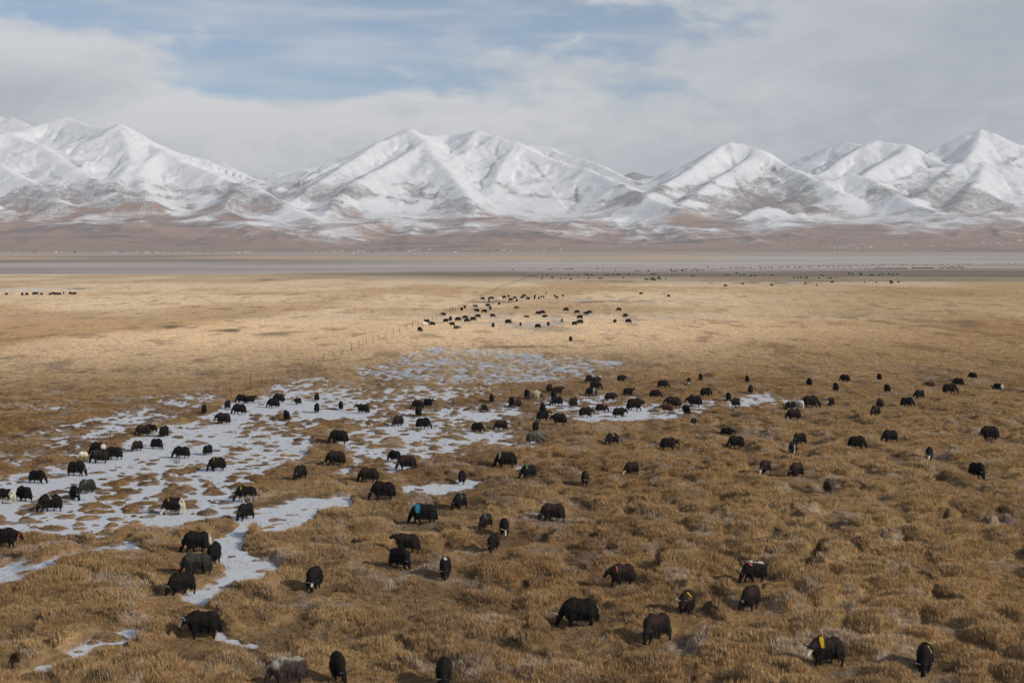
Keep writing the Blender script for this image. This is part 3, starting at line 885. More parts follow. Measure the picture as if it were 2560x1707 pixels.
bump = t.n('ShaderNodeBump', ins={'Strength': 0.5, 'Distance': 14.0, 'Height': t.m('ADD', spk2, t.m('MULTIPLY', spk, 0.35))})
b = t.n('ShaderNodeBsdfPrincipled', ins={'Base Color': c, 'Roughness': 0.9, 'Specular IOR Level': 0.1, 'Normal': bump.outputs[0]})
o = t.n('ShaderNodeOutputMaterial')
t.link(b.outputs[0], o.inputs[0])

mr = np.concatenate([np.arange(7300, 15500, 25.0), np.arange(15500, 21500, 90.0)])
mc = np.concatenate([np.linspace(-0.60, -0.40, 40)[:-1], np.arange(-0.40, 0.40, 0.0010), np.linspace(0.40, 0.60, 40)])
mx_ = (mr[:, None] * mc[None, :]).ravel()
my_ = np.repeat(mr, len(mc))
mz_, rel, bdist = mountain_height(mx_, my_)
mpx, mpy = 1280 + F * mx_ / my_, HOR - F * (mz_ - CAMZ) / my_
nr1 = fbm(mx_ / 520, my_ / 520, 5, 601)
nr2 = fbm(mx_ / 170, my_ / 170, 4, 602)
zone = sstep(425, 462, mpy + (nr1 - 0.5) * 90) * sstep(565, 525, mpy + (nr1 - 0.5) * 40)
rock = zone * (0.16 * sstep(455, 490, mpy) + sstep(0.36, 0.56, nr1 * 0.65 + nr2 * 0.35 + 0.05 * sstep(900, 500, mpx)) * 0.60)
# wind-scoured crests and the crag far left show stone
rock += 0.30 * sstep(90, 10, bdist) * sstep(0.50, 0.62, nr2) * (rel > 200)
rock += 0.45 * np.exp(-(((mpx - 1945) / 95) ** 2 + ((mpy - 525) / 26) ** 2)) * sstep(0.35, 0.6, nr2)
rock += 0.55 * (my_ > 16500) * (mpx < 160)
rock += 0.48 * (my_ > 19000) * (mpx > 1300)
bare = sstep(485, 605, mpy + (nr1 - 0.5) * 110 + (nr2 - 0.5) * 70) * 0.98
bare += 0.22 * sstep(950, 300, mpx) * sstep(470, 530, mpy)
bare += 0.5 * zone * sstep(0.58, 0.70, nr2) * sstep(900, 300, mpx) * sstep(440, 480, mpy)
farm = sstep(12400, 13400, my_) * (my_ < 16500)
rock *= 1 - 0.85 * farm
bare *= 1 - farm
me = mesh_np('mountains', np.stack([mx_, my_, mz_], 1), grid_quads(len(mr), len(mc)), m_mt)
add_attr(me, 'rock', 'FLOAT', rock)
add_attr(me, 'bare', 'FLOAT', bare)
link('mountains', me, kind='structure')


def fan_at(px, py):
    """where the lower fan shows at this photo pixel"""
    ds = np.arange(6800, 9800, 20.0)
    xs = (px - 1280) / F * ds
    zf = np.where(ds < 7800, np.maximum(zplain(ds) + 0.13, np.where(ds > 7300, fan_z(xs, ds), -99)), fan_z(xs, ds))
    rowpx = HOR - F * (zf - CAMZ) / ds
    i = int(np.argmax(rowpx <= py))
    if rowpx[i] > py:
        i = len(ds) - 1
    return xs[i], ds[i], zf[i]


ONES = 'first second third fourth fifth sixth seventh eighth ninth'.split()
ORD = ONES + 'tenth eleventh twelfth thirteenth fourteenth fifteenth sixteenth seventeenth eighteenth nineteenth'.split()
for tn in ('twent', 'thirt', 'fort', 'fift', 'sixt', 'sevent'):
    ORD += [tn + 'ieth'] + ['%sy-%s' % (tn, b) for b in ONES]

# ------------------------------------------------------------------ village at the mountain foot
m_wall = [simple_mat('house_wall_%s' % n, c, 0.9) for n, c in (('cream', (0.50, 0.42, 0.31)), ('white', (0.58, 0.55, 0.49)), ('clay', (0.40, 0.30, 0.22)))]
m_roof = [simple_mat('house_roof_%s' % n, c, 0.8) for n, c in (('earth', (0.36, 0.29, 0.23)), ('tin', (0.50, 0.50, 0.52)), ('dark', (0.16, 0.15, 0.16)))]
m_win = simple_mat('house_window', (0.05, 0.055, 0.06), 0.4)


def house_mesh(w, d, h, wall, roof, pitched):
    bm = bmesh.new()

    def box(x0, x1, y0, y1, z0, z1, mi):
        v = [bm.verts.new(p) for p in ((x0, y0, z0), (x1, y0, z0), (x1, y1, z0), (x0, y1, z0), (x0, y0, z1), (x1, y0, z1), (x1, y1, z1), (x0, y1, z1))]
        for f in ((0, 1, 5, 4), (1, 2, 6, 5), (2, 3, 7, 6), (3, 0, 4, 7), (4, 5, 6, 7), (3, 2, 1, 0)):
            bm.faces.new([v[i] for i in f]).material_index = mi
    box(-w / 2, w / 2, -d / 2, d / 2, -1, h, 0)
    if pitched:
        e = 0.5
        v = [bm.verts.new(p) for p in ((-w / 2 - e, -d / 2 - e, h + .02), (w / 2 + e, -d / 2 - e, h + .02), (w / 2 + e, d / 2 + e, h + .02), (-w / 2 - e, d / 2 + e, h + .02), (-w / 2 - e, 0, h + 1.9), (w / 2 + e, 0, h + 1.9))]
        for f in ((0, 1, 5, 4), (2, 3, 4, 5), (0, 4, 3), (1, 2, 5), (3, 2, 1, 0)):
            bm.faces.new([v[i] for i in f]).material_index = 1
    else:
        box(-w / 2 - .3, w / 2 + .3, -d / 2 - .3, d / 2 + .3, h + .01, h + .45, 1)
    n = max(2, int(w / 3.2))
    for i in range(n):
        x = -w / 2 + (i + .5) * w / n
        if i == n // 2:
            box(x - .5, x + .5, -d / 2 - .05, -d / 2 + .1, 0, 2.1, 2)
        else:
            box(x - .7, x + .7, -d / 2 - .05, -d / 2 + .1, 1.0, 2.3, 2)
    me = bpy.data.meshes.new('house')
    bm.to_mesh(me)
    bm.free()
    for m in (wall, roof, m_win):
        me.materials.append(m)
    return me


houses = [house_mesh(12, 7, 3.6, m_wall[0], m_roof[0], False), house_mesh(16, 7, 3.8, m_wall[1], m_roof[1], True), house_mesh(9, 7, 3.3, m_wall[2], m_roof[0], False),
          house_mesh(20, 8, 4.2, m_wall[0], m_roof[2], True), house_mesh(11, 8, 5.8, m_wall[1], m_roof[0], False)]
VILLAGE = [  # px from, to, photo row from, to, how many, where
    (0, 50, 632, 637, 8, 'village end at the left picture edge'),
    (60, 270, 632.5, 636, 18, 'loose row under the left massif'),
    (280, 505, 631.5, 637, 34, 'dense strip under the left massif'),
    (510, 640, 631, 634.5, 8, 'thin tail of the left strip'),
    (763, 800, 628, 632, 6, 'little cluster at the valley mouth'),
    (815, 890, 627.5, 634, 12, 'hamlet below the valley mouth'),
    (895, 1145, 624.5, 632, 42, 'long village under the middle massif'),
    (1150, 1285, 624.5, 629.5, 18, 'spaced half of the middle village'),
    (1290, 1420, 626, 630, 12, 'last row of the middle village'),
    (1712, 1748, 624.5, 626, 4, 'tiny group under the pyramid mountain'),
    (1800, 1875, 622, 625.5, 8, 'small group below the brown bluff'),
    (1935, 2060, 616, 621, 10, 'thin group under the right bluffs'),
    (2070, 2210, 615, 622, 16, 'dense cluster under the right bluffs'),
    (2235, 2410, 612, 620, 22, 'climbing village on the right fan'),
    (2412, 2575, 607, 618, 22, 'village end at the right picture edge'),
]
KINDS = ['cream flat-roofed', 'white tin-roofed', 'clay flat-roofed', 'long dark-roofed', 'tall white']
rh = random.Random(11)
for (x0, x1, y0, y1, n, where) in VILLAGE:
    for i in range(n):
        px = x0 + (x1 - x0) * (i + rh.random()) / n
        x, y, z = fan_at(px, y0 + (y1 - y0) * rh.random())
        kd = rh.choice((0, 0, 1, 2, 2, 3, 4))
        o = link('house', houses[kd], label='%s house, %s from left in the %s' % (KINDS[kd], ORD[i], where), cat='house', group='houses of the ' + where)
        o.location = (x, y, z)
        o.rotation_euler = (0, 0, rh.uniform(-0.5, 0.5) + rh.choice((0, 0, 0, 1.57)))
        s = rh.uniform(0.75, 1.15)
        o.scale = (s, s, s * 1.15)
x, y, z = fan_at(2545, 604)
o = link('house', house_mesh(34, 12, 9, m_wall[1], m_roof[2], False), label='large white hall with flat dark roof above the right end of the village', cat='building')
o.location = (x, y, z)


# ------------------------------------------------------------------ fences
m_post = simple_mat('weathered_post', (0.075, 0.052, 0.045), 0.85, 0.25, 12)
m_conc = simple_mat('concrete_post', (0.42, 0.41, 0.40), 0.85, 0.12, 12)
m_wire = simple_mat('fence_wire', (0.10, 0.10, 0.10), 0.5)


def post_mesh(h, r, lean, n=5, cap=True):
    bm = bmesh.new()
    rings = []
    for k, zz in enumerate((-0.3, h * .5, h)):
        rr = r * (1.0, .95, .85)[k]
        rings.append([bm.verts.new((lean * max(zz, 0) + rr * math.cos(a), rr * math.sin(a), zz)) for a in [i * 2 * math.pi / n for i in range(n)]])
    for a, b in zip(rings, rings[1:]):
        for i in range(n):
            bm.faces.new((a[i], a[(i + 1) % n], b[(i + 1) % n], b[i]))
    bm.faces.new(rings[-1])
    me = bpy.data.meshes.new('post')
    bm.to_mesh(me)
    bm.free()
    return me


def wire_mesh(points, r=0.006):
    bm = bmesh.new()
    prev = None
    for i, p in enumerate(points):
        p = Vector(p)
        d = (Vector(points[min(i + 1, len(points) - 1)]) - Vector(points[max(i - 1, 0)])).normalized()
        s = d.cross(Vector((0, 0, 1))).normalized() * r
        ring = [bm.verts.new(p + s), bm.verts.new(p - s * .5 + Vector((0, 0, r))), bm.verts.new(p - s * .5 - Vector((0, 0, r)))]
        if prev:
            for k in range(3):
                bm.faces.new((prev[k], prev[(k + 1) % 3], ring[(k + 1) % 3], ring[k]))
        prev = ring
    me = bpy.data.meshes.new('wire')
    bm.to_mesh(me)
    bm.free()
    return me


def fence(label, spec, mat, base, wires):
    """spec: (px, foot row, top row, lean)"""
    x0, y0 = at(*base)
    root = link('fence', None, label=label, cat='fence')
    root.location = (x0, y0, 0)
    tops = []
    for (px, fy, ty, lean) in spec:
        x, y = at(px, fy)
        z = float(gz(x, y)[0])
        h = (fy - ty) / F * y
        me = post_mesh(h, 0.034 + 0.00006 * min(y, 500), lean)
        me.materials.append(mat)
        o = link('post', me, root)
        o.location = (x - x0, y - y0, z)
        tops.append((x - x0, y - y0, z, min(h, 1.5)))
    for f in wires:
        me = wire_mesh([(a, b, c + h * f) for a, b, c, h in tops])
        me.materials.append(m_wire)
        link('wire', me, root)
    return root


posts = [(50, 1203, 1160, 0.85), (272, 1121, 1080, -0.06), (374, 1064, 1044, -0.08), (444, 1057, 1024, 0.0), (497, 1034, 1016, -0.1), (506, 1011, 995, 0.0), (576, 1001, 971, -0.10), (624, 984, 941, 0.0),
         (651, 970, 947, 0.03), (682, 961, 938, 0.03), (718, 940, 918, 0.0), (753, 929, 911, -0.12), (784, 919, 898, -0.12), (808, 914, 890, 0.0), (832, 897, 880, 0.0), (851, 894, 871, -0.1), (856, 893, 874, 0.0), (878, 881, 863, 0.02), (896, 875, 853, 0.03), (915, 863, 849, 0.02),
         (932, 860, 843, 0.0), (945, 854, 838, 0.0), (964, 849, 832, 0.02), (984, 838, 824, -0.2), (998, 835, 822, 0.0)]
rf = random.Random(5)
xa, ya = at(1015, 829)
xb, yb = at(1327, 690.5)
yy = ya
while yy < yb:
    f = (yy - ya) / (yb - ya)
    xx = xa + (xb - xa) * f + math.sin(f * 9) * 1.2
    pxx, pyy = 1280 + F * xx / yy, HOR + F * CAMZ / yy
    posts.append((pxx, pyy, pyy - rf.uniform(1.4, 1.9) * F / yy, rf.uniform(-0.08, 0.08)))
    yy += rf.uniform(9, 13)
fence('long wire fence of thin leaning posts running from the snow field across the plain', posts, m_post, (272, 1121), (0.45, 0.92))
fence('row of grey concrete fence posts across the golden grass', [(78, 885, 862, 0), (232.5, 884, 861, 0), (375, 886, 861, 0.02), (532.5, 887, 863.5, 0.02), (693, 884, 858, -0.03)], m_conc, (78, 885), (0.4, 0.9))


# ------------------------------------------------------------------ yaks
COATS = {'black': ((0.0052, 0.0045, 0.0045), (0.0115, 0.0078, 0.0062)), 'darkbrown': ((0.0085, 0.006, 0.005), (0.030, 0.0165, 0.011)), 'brown': ((0.035, 0.020, 0.012), (0.075, 0.047, 0.028)),
         'grey': ((0.06, 0.056, 0.048), (0.13, 0.12, 0.10)), 'greydark': ((0.018, 0.0165, 0.014), (0.045, 0.040, 0.032)), 'tan': ((0.10, 0.075, 0.052), (0.36, 0.29, 0.19)), 'white': ((0.55, 0.47, 0.36), (0.72, 0.66, 0.56)),
         'maned': ((0.040, 0.030, 0.026), (0.10, 0.080, 0.065))}
WHITE = np.array((0.48, 0.43, 0.35))
m_coat, t = new_mat('yak_coat')
a = t.n('ShaderNodeAttribute', attribute_name='coat')
tcx = t.n('ShaderNodeTexCoord')
pm = t.n('ShaderNodeVectorMath', operation='MULTIPLY', ins={0: tcx.outputs['Object'], 1: (16, 16, 4)})
n1 = t.noise(pm.outputs[0], 1.6, 4, 0.65)
vm = t.n('ShaderNodeVectorMath', operation='SCALE', ins={0: a.outputs['Color'], 'Scale': t.m('ADD', t.m('MULTIPLY', n1, 1.0), 0.5)})
bump = t.n('ShaderNodeBump', ins={'Strength': 0.8, 'Distance': 0.05, 'Height': n1})
b = t.n('ShaderNodeBsdfPrincipled', ins={'Base Color': vm.outputs[0], 'Roughness': 0.75, 'Specular IOR Level': 0.12, 'Normal': bump.outputs[0]})
o = t.n('ShaderNodeOutputMaterial')
t.link(b.outputs[0], o.inputs[0])
m_horn = simple_mat('horn', (0.20, 0.18, 0.15), 0.45, 0.3, 5, 0.4)
m_horn_dark = simple_mat('horn_dark', (0.05, 0.045, 0.042), 0.45, 0.3, 5, 0.4)
CLOTH = {k: simple_mat('cloth_' + k, c, 0.85, 0.06, 4) for k, c in (('blue', (0.045, 0.30, 0.42)), ('yellow', (0.72, 0.47, 0.03)), ('green', (0.14, 0.46, 0.20)), ('pink', (0.72, 0.16, 0.16)), ('salmon', (0.80, 0.25, 0.15)), ('red', (0.60, 0.06, 0.03)), ('white', (0.8, 0.78, 0.74)))}


def pose_spec(kind, turn, step):
    """neck root, poll and muzzle of the head, in the animal's own metres"""
    c, s = math.cos(math.radians(turn)), math.sin(math.radians(turn))

    def sw(x, z):
        return (0.45 + (x - 0.45) * c, (x - 0.45) * s, z)
    poll, muz = {'graze': (sw(0.82, 0.60), sw(0.97, 0.14)), 'mid': (sw(0.82, 0.95), sw(1.04, 0.64)), 'up': (sw(0.78, 1.22), sw(1.06, 1.02)), 'lie': (sw(0.88, 0.62), sw(1.14, 0.32))}[kind]
    return poll, muz


def lerp3(a, b, f):
    return tuple(a[i] + (b[i] - a[i]) * f for i in range(3))


def raw_yak(kind, turn, step, voxel):
    """one closed body surface: trunk, skirt, neck, head, legs and tail fused, then smoothed and roughened like long hair"""
    bm = bmesh.new()

    def ell(c, r):
        M = Matrix.Translation(c) @ Matrix.Diagonal((*r, 1))
        bmesh.ops.create_icosphere(bm, subdivisions=3, radius=1, matrix=M)

    def cap(p, q, r0, r1, k=4):
        p, q = Vector(p), Vector(q)
        d = (q - p)
        n = max(k, int(d.length / (0.6 * min(r0, r1)) + 1))
        for i in range(n + 1):
            f = i / n
            r = r0 + (r1 - r0) * f
            bmesh.ops.create_icosphere(bm, subdivisions=2, radius=r, matrix=Matrix.Translation(p + d * f))
    lie = kind == 'lie'
    dz = -0.42 if lie else 0.0
    ell((0.28, 0, 0.90 + dz), (0.37, 0.31, 0.42))
    ell((0.24, 0, 1.13 + dz), (0.31, 0.19, 0.25))
    ell((-0.10, 0, 0.90 + dz), (0.50, 0.35, 0.38))
    ell((-0.42, 0, 0.95 + dz), (0.36, 0.32, 0.36))
    ell((-0.06, 0, 0.68 + dz), (0.54, 0.29, 0.21))
    ell((-0.48, 0, 0.74 + dz), (0.27, 0.27, 0.24))
    ell((0.30, 0, 0.66 + dz), (0.25, 0.25, 0.24))
    poll, muz = pose_spec(kind, turn, step)
    neck0 = (0.46, 0, 0.98 + dz)
    mid = lerp3(neck0, poll, 0.55)
    cap(neck0, mid, 0.28, 0.195)
    cap(mid, poll, 0.195, 0.14)
    cap((0.50, 0, 0.80 + dz), lerp3(mid, poll, 0.35), 0.22, 0.12)
    head_mid = lerp3(poll, muz, 0.45)
    cap(poll, head_mid, 0.148, 0.132)
    cap(head_mid, muz, 0.128, 0.098)
    ell(muz, (0.10, 0.11, 0.09))
    hd = (Vector(muz) - Vector(poll)).normalized()
    lat = hd.cross(Vector((0, 0, 1))).normalized()
    for s in (-1, 1):   # ears
        e = Vector(poll) + hd * 0.05 + lat * s * 0.12
        cap(e, e + lat * s * 0.15 + Vector((0, 0, -0.05)), 0.05, 0.028)
    st = step
    if not lie:
        for s, ph in ((-1, st), (1, -st)):
            x0 = 0.34
            cap((x0, s * 0.17, 0.62), (x0 + ph * 0.35, s * 0.18, 0.34), 0.145, 0.085)
            cap((x0 + ph * 0.35, s * 0.18, 0.34), (x0 + ph * 0.55, s * 0.18, 0.06), 0.078, 0.062)
            cap((x0 + ph * 0.55, s * 0.18, 0.04), (x0 + ph * 0.55 + 0.05, s * 0.18, 0.03), 0.068, 0.062)
            hx = -0.50
            cap((hx, s * 0.18, 0.68), (hx + 0.06 - ph * 0.2, s * 0.19, 0.50), 0.20, 0.135)
            cap((hx + 0.06 - ph * 0.2, s * 0.19, 0.50), (hx - 0.10 - ph * 0.38, s * 0.18, 0.33), 0.115, 0.078)
            cap((hx - 0.10 - ph * 0.38, s * 0.18, 0.33), (hx - 0.05 - ph * 0.45, s * 0.18, 0.06), 0.070, 0.060)
            cap((hx - 0.05 - ph * 0.45, s * 0.18, 0.04), (hx - ph * 0.45, s * 0.18, 0.03), 0.066, 0.060)
    else:
        for s in (-1, 1):
            cap((0.4, s * 0.22, 0.14), (0.66, s * 0.22, 0.07), 0.12, 0.07)
            cap((-0.45, s * 0.26, 0.16), (-0.2, s * 0.34, 0.08), 0.16, 0.08)
    # bushy tail
    cap((-0.74, 0, 1.08 + dz), (-0.83, 0, 0.80 + dz), 0.075, 0.065)
    cap((-0.83, 0, 0.80 + dz), (-0.82, 0, max(0.46 + dz, 0.12)), 0.075, 0.125)
    cap((-0.82, 0, max(0.46 + dz, 0.12)), (-0.81, 0, max(0.26 + dz, 0.08)), 0.115, 0.05)
    me = bpy.data.meshes.new('yak_raw')
    bm.to_mesh(me)
    bm.free()
    ob = bpy.data.objects.new('yak_raw', me)
    COL.objects.link(ob)
    r = ob.modifiers.new('fuse', 'REMESH')
    r.mode = 'VOXEL'
    r.voxel_size = voxel
    sm = ob.modifiers.new('smooth', 'SMOOTH')
    sm.iterations = 3 if voxel < 0.08 else 1
    sm.factor = 0.5
    dg = bpy.context.evaluated_depsgraph_get()
    res = bpy.data.meshes.new_from_object(ob.evaluated_get(dg))
    bpy.data.objects.remove(ob)
    bpy.data.meshes.remove(me)
    n = len(res.vertices)
    co = np.empty(n * 3, np.float32)
    res.vertices.foreach_get('co', co)
    co = co.reshape(-1, 3).astype(float)
    no = np.empty(n * 3, np.float32)
    res.vertices.foreach_get('normal', no)
    no = no.reshape(-1, 3)
    x, y, z = co.T
    ang = np.arctan2(y, z - (0.85 + dz))
    body = sstep(0.20, 0.42, z - dz) * sstep(0.68, 0.48, x)
    seed = int(abs(turn) + step * 100 + 7)
    h = (fbm(x * 9 + ang * 0.0, ang * 5 + z * 2, 3, 700 + seed) - 0.5) * 0.10 + (fbm(x * 22, ang * 12, 2, 710 + seed) - 0.5) * 0.05
    co += no * (h * body)[:, None]
    # uneven hem of the belly hair
    hem = sstep(0.72, 0.42, z - dz) * sstep(0.30, 0.42, z - dz) * (np.abs(y) > 0.05)
    if not lie:
        co[:, 2] -= hem * (fbm(x * 13, np.sign(y) * 5 + 0 * x, 2, 720 + seed)) * 0.11
    res.vertices.foreach_set('co', co.astype(np.float32).ravel())
    res.update()
    res.polygons.foreach_set('use_smooth', np.full(len(res.polygons), True))
    return res, co


RAW, BODY, HAIR, HORN = {}, {}, {}, {}


def get_raw(key):
    if key not in RAW:
        kind, turn, step, lod = key
        RAW[key] = raw_yak(kind, turn, step, (0.05, 0.085, 0.15)[lod])
    return RAW[key]


def body_mesh(key, coat, marks):
    k = (key, coat, marks)
    if k in BODY:
        return BODY[k]
    raw, co = get_raw(key)
    me = raw.copy()
    me.name = 'yak_body'
    x, y, z = co.T
    lo, hi = np.array(COATS[coat][0]), np.array(COATS[coat][1])
    n = fbm(x * 2.1 + 3, z * 2.1 + y, 3, 801)
    up = sstep(0.6, 1.2, z)
    f = np.clip(n * 1.3 - 0.3 + 0.25 * up, 0, 1)
    if coat == 'tan':
        f = sstep(-0.2, 0.2, x + 0.4 * (n - 0.5)) * sstep(0.95, 0.85, x) * 0.9 + 0.35 * up * sstep(-0.75, -0.25, x)
    if coat == 'maned':
        f = sstep(1.05, 1.22, z + 0.25 * (n - 0.5)) * 0.5
    c = lerp(np.tile(lo, (len(x), 1)), hi, np.clip(f, 0, 1))
    poll, muz = pose_spec(key[0], key[1], key[2])
    p, q = np.array(poll), np.array(muz)
    d = q - p
    rel_ = (co - p) @ d / (d @ d)
    dist = np.linalg.norm(co - (p + np.clip(rel_, -0.2, 1.2)[:, None] * d), axis=1)
    head = (dist < 0.19) & (x > 0.56)
    nn = (fbm(x * 7, z * 7 + y * 5, 3, 811) - 0.5)
    w = np.zeros(len(x))
    ms = marks.split()
    if coat == 'tan' or coat == 'grey':
        c[head & (rel_ > 0.05)] = (0.03, 0.026, 0.024)
    if 'face' in ms:
        w = np.maximum(w, head * sstep(0.10, 0.32, rel_ + nn * 0.3))
    if 'muzzle' in ms:
        w = np.maximum(w, head * sstep(0.60, 0.75, rel_))
    if 'blaze' in ms or 'star' in ms:
        latv = np.cross(d, (0, 0, 1.0))
        latv /= np.linalg.norm(latv)
        la = np.abs((co - p) @ latv)
        hi_ = 0.95 if 'blaze' in ms else 0.45
        w = np.maximum(w, head * sstep(0.085, 0.05, la) * sstep(0.02, 0.15, rel_) * sstep(hi_ + .1, hi_, rel_))
    if 'rear' in ms:
        w = np.maximum(w, sstep(-0.52, -0.62, x + nn * 0.8) * sstep(0.35, 0.6, fbm(x * 4, z * 4 + y * 3, 3, 813) + 0.12))
    if 'rump' in ms:
        w = np.maximum(w, sstep(0.30, 0.20, np.sqrt((x + 0.70) ** 2 + (z - 0.95) ** 2) + nn * 0.3))
    if 'belly' in ms:
        w = np.maximum(w, sstep(0.62, 0.52, z + nn * 0.3) * sstep(0.55, 0.4, x) * sstep(0.28, 0.36, z))
    if 'legs' in ms:
        w = np.maximum(w, sstep(0.46, 0.36, z + nn * 0.3) * sstep(0.6, 0.5, x))
    if 'back' in ms:
        w = np.maximum(w, sstep(1.24, 1.32, z + nn * 0.2 + 0.06 * sstep(0.1, -0.5, x)) * sstep(0.6, 0.3, x))
    if 'withers' in ms:
        w = np.maximum(w, sstep(0.20, 0.13, np.sqrt((x - 0.30) ** 2 + y ** 2 * 2) + nn * 0.1) * sstep(1.1, 1.2, z))
    if 'neck' in ms:
        w = np.maximum(w, sstep(0.60, 0.68, x) * sstep(0.95, 0.85, x) * sstep(0.0, 0.3, 1.15 - z) * (~head))
    if 'collar' in ms:
        w = np.maximum(w, (np.abs(x - 0.50 + (z - 0.9) * 0.25) < 0.035) * 1.0 * (z > 0.85))
    if 'stripe' in ms:
        w = np.maximum(w, (np.abs(x - 0.34 + (z - 0.7) * 0.2) < 0.09) * 1.0 * (z < 1.15) * (z > 0.2))
    if 'line' in ms:
        w = np.maximum(w, (np.abs(x - 0.1 + np.abs(y) * 0.5) < 0.03) * 0.8 * (z > 1.0))
    if 'tailtip' in ms:
        w = np.maximum(w, sstep(-0.72, -0.78, x))
    if 'hindstripe' in ms:
        w = np.maximum(w, sstep(0.16, 0.08, np.abs(x + 0.50 + nn * 0.2)) * 0.6 * (z > 0.25))
    if 'mane' in ms:
        w = np.maximum(w, sstep(0.28, 0.45, x + nn * 0.3) * sstep(0.80, 1.0, z + nn * 0.2) * 0.55)
        w = np.maximum(w, sstep(1.18, 1.26, z + nn * 0.15 + 0.06 * sstep(0.2, -0.6, x)) * 0.4)
    c = lerp(c, WHITE, np.clip(w, 0, 1))
    add_attr(me, 'coat', 'FLOAT_COLOR', c)
    me.materials.append(m_coat)
    BODY[k] = me
    return me


def hair_mesh(key, coat, marks):
    """locks of long hair hanging off flanks, chest, thighs and tail"""
    k = (key, coat, marks)
    if k in HAIR:
        return HAIR[k]
    bme = body_mesh(key, coat, marks)
    raw, co = get_raw(key)
    cols = np.empty(len(co) * 4, np.float32)
    bme.attributes['coat'].data.foreach_get('color', cols)
    cols = cols.reshape(-1, 4)[:, :3]
    no = np.empty(len(co) * 3, np.float32)
    raw.vertices.foreach_get('normal', no)
    no = no.reshape(-1, 3)
    r = np.random.RandomState(5)
    low_ = 0.0 if key[0] == 'lie' else 0.40
    ok = np.where((co[:, 2] > low_) & (co[:, 2] < 1.28) & (co[:, 0] < 0.62))[0]
    wgt = np.where(co[ok, 2] < 0.75, 2.2, 0.8)
    idx = r.choice(ok, 760, p=wgt / wgt.sum())
    vs, fs, cs = [], [], []
    for i in idx:
        p, nrm = co[i], no[i]
        ln = r.uniform(0.11, 0.24) * (1.25 if p[2] < 0.7 else 0.8)
        d = np.array((r.randn() * 0.25 - 0.12, r.randn() * 0.12, -1.0)) + nrm * 0.42
        d /= np.linalg.norm(d)
        side = np.cross(d, nrm)
        side = side / (np.linalg.norm(side) + 1e-6) * r.uniform(0.015, 0.030)
        b0 = p - nrm * 0.015
        kx = len(vs)
        vs += [b0 - side, b0 + side, b0 + d * ln]
        fs.append((kx, kx + 1, kx + 2))
        cs += [cols[i]] * 3
    me = bpy.data.meshes.new('coat_hair')
    me.from_pydata([tuple(v) for v in vs], [], fs)
    add_attr(me, 'coat', 'FLOAT_COLOR', np.array(cs))
    me.materials.append(m_coat)
    HAIR[k] = me
    return me


def horn_mesh(key, side, dark):
    k = (key, side, dark)
    if k in HORN:
        return HORN[k]
    poll, muz = pose_spec(key[0], key[1], key[2])
    p = Vector(poll)
    fd = (Vector(muz) - p).normalized()
    lat = fd.cross(Vector((0, 0, 1))).normalized() * side
    upv = lat.cross(fd) * side
    if upv.z < 0:
        upv = -upv
    base = p + upv * 0.06 + lat * 0.07 - fd * 0.01
    ctr = [base, base + lat * 0.14 + upv * 0.03, base + lat * 0.26 + upv * 0.10 - fd * 0.03, base + lat * 0.31 + upv * 0.22 - fd * 0.06, base + lat * 0.25 + upv * 0.34 - fd * 0.10]
    rad = [0.040, 0.036, 0.030, 0.021, 0.004]
    bm = bmesh.new()
    rings = []
    for i, c in enumerate(ctr):
        d = (ctr[min(i + 1, 4)] - ctr[max(i - 1, 0)]).normalized()
        u = d.cross(fd).normalized()
        v = d.cross(u)
        rings.append([bm.verts.new(c + (u * math.cos(a) + v * math.sin(a)) * rad[i]) for a in [j * math.pi / 3 for j in range(6)]])
    for a, b_ in zip(rings, rings[1:]):
        for j in range(6):
            f = bm.faces.new((a[j], a[(j + 1) % 6], b_[(j + 1) % 6], b_[j]))
            f.smooth = True
    bm.faces.new(rings[-1])
    me = bpy.data.meshes.new('horn')
    bm.to_mesh(me)
    bm.free()
    me.materials.append(m_horn_dark if dark else m_horn)
    HORN[k] = me
    return me


def cloth_mesh(key, colour, side, xc, width, length, slant=0.0, start=1.25, two=None):
    """a strip of cloth lying on the coat: laid on the body surface row by row"""
    raw, co = get_raw(key)
    bm0 = bmesh.new()
    bm0.from_mesh(raw)
    tree = BVHTree.FromBMesh(bm0)
    nu, nv = 4, 9
    dz = -0.42 if key[0] == 'lie' else 0.0
    bm = bmesh.new()
    grid = []
    for j in range(nv):
        row = []
        for i in range(nu):
            ang = (0.22 + (length / 0.34) * j / (nv - 1)) * side
            x = xc * 0.85 + (i / (nu - 1) - 0.5) * width + slant * (j / (nv - 1) - 0.5)
            d = Vector((0, math.sin(ang), math.cos(ang)))
            org = Vector((x, 0, 0.92 + dz)) + d * 1.2
            hit = tree.ray_cast(org, -d)
            pnt = hit[0] + hit[1] * 0.055 if hit[0] is not None else Vector((x, 0, 0.92 + dz)) + d * 0.4
            row.append(bm.verts.new(pnt))
        grid.append(row)
    bm0.free()
    for j in range(nv - 1):
        for i in range(nu - 1):
            f = bm.faces.new((grid[j][i], grid[j][i + 1], grid[j + 1][i + 1], grid[j + 1][i]))
            f.smooth = True
            if two and j >= nv - 3:
                f.material_index = 1
    geom = bmesh.ops.solidify(bm, geom=bm.faces[:], thickness=0.012)
    me = bpy.data.meshes.new('cloth_tag')
    bm.to_mesh(me)
    bm.free()
    me.materials.append(CLOTH[colour])
    if two:
        me.materials.append(CLOTH[two])
    return me


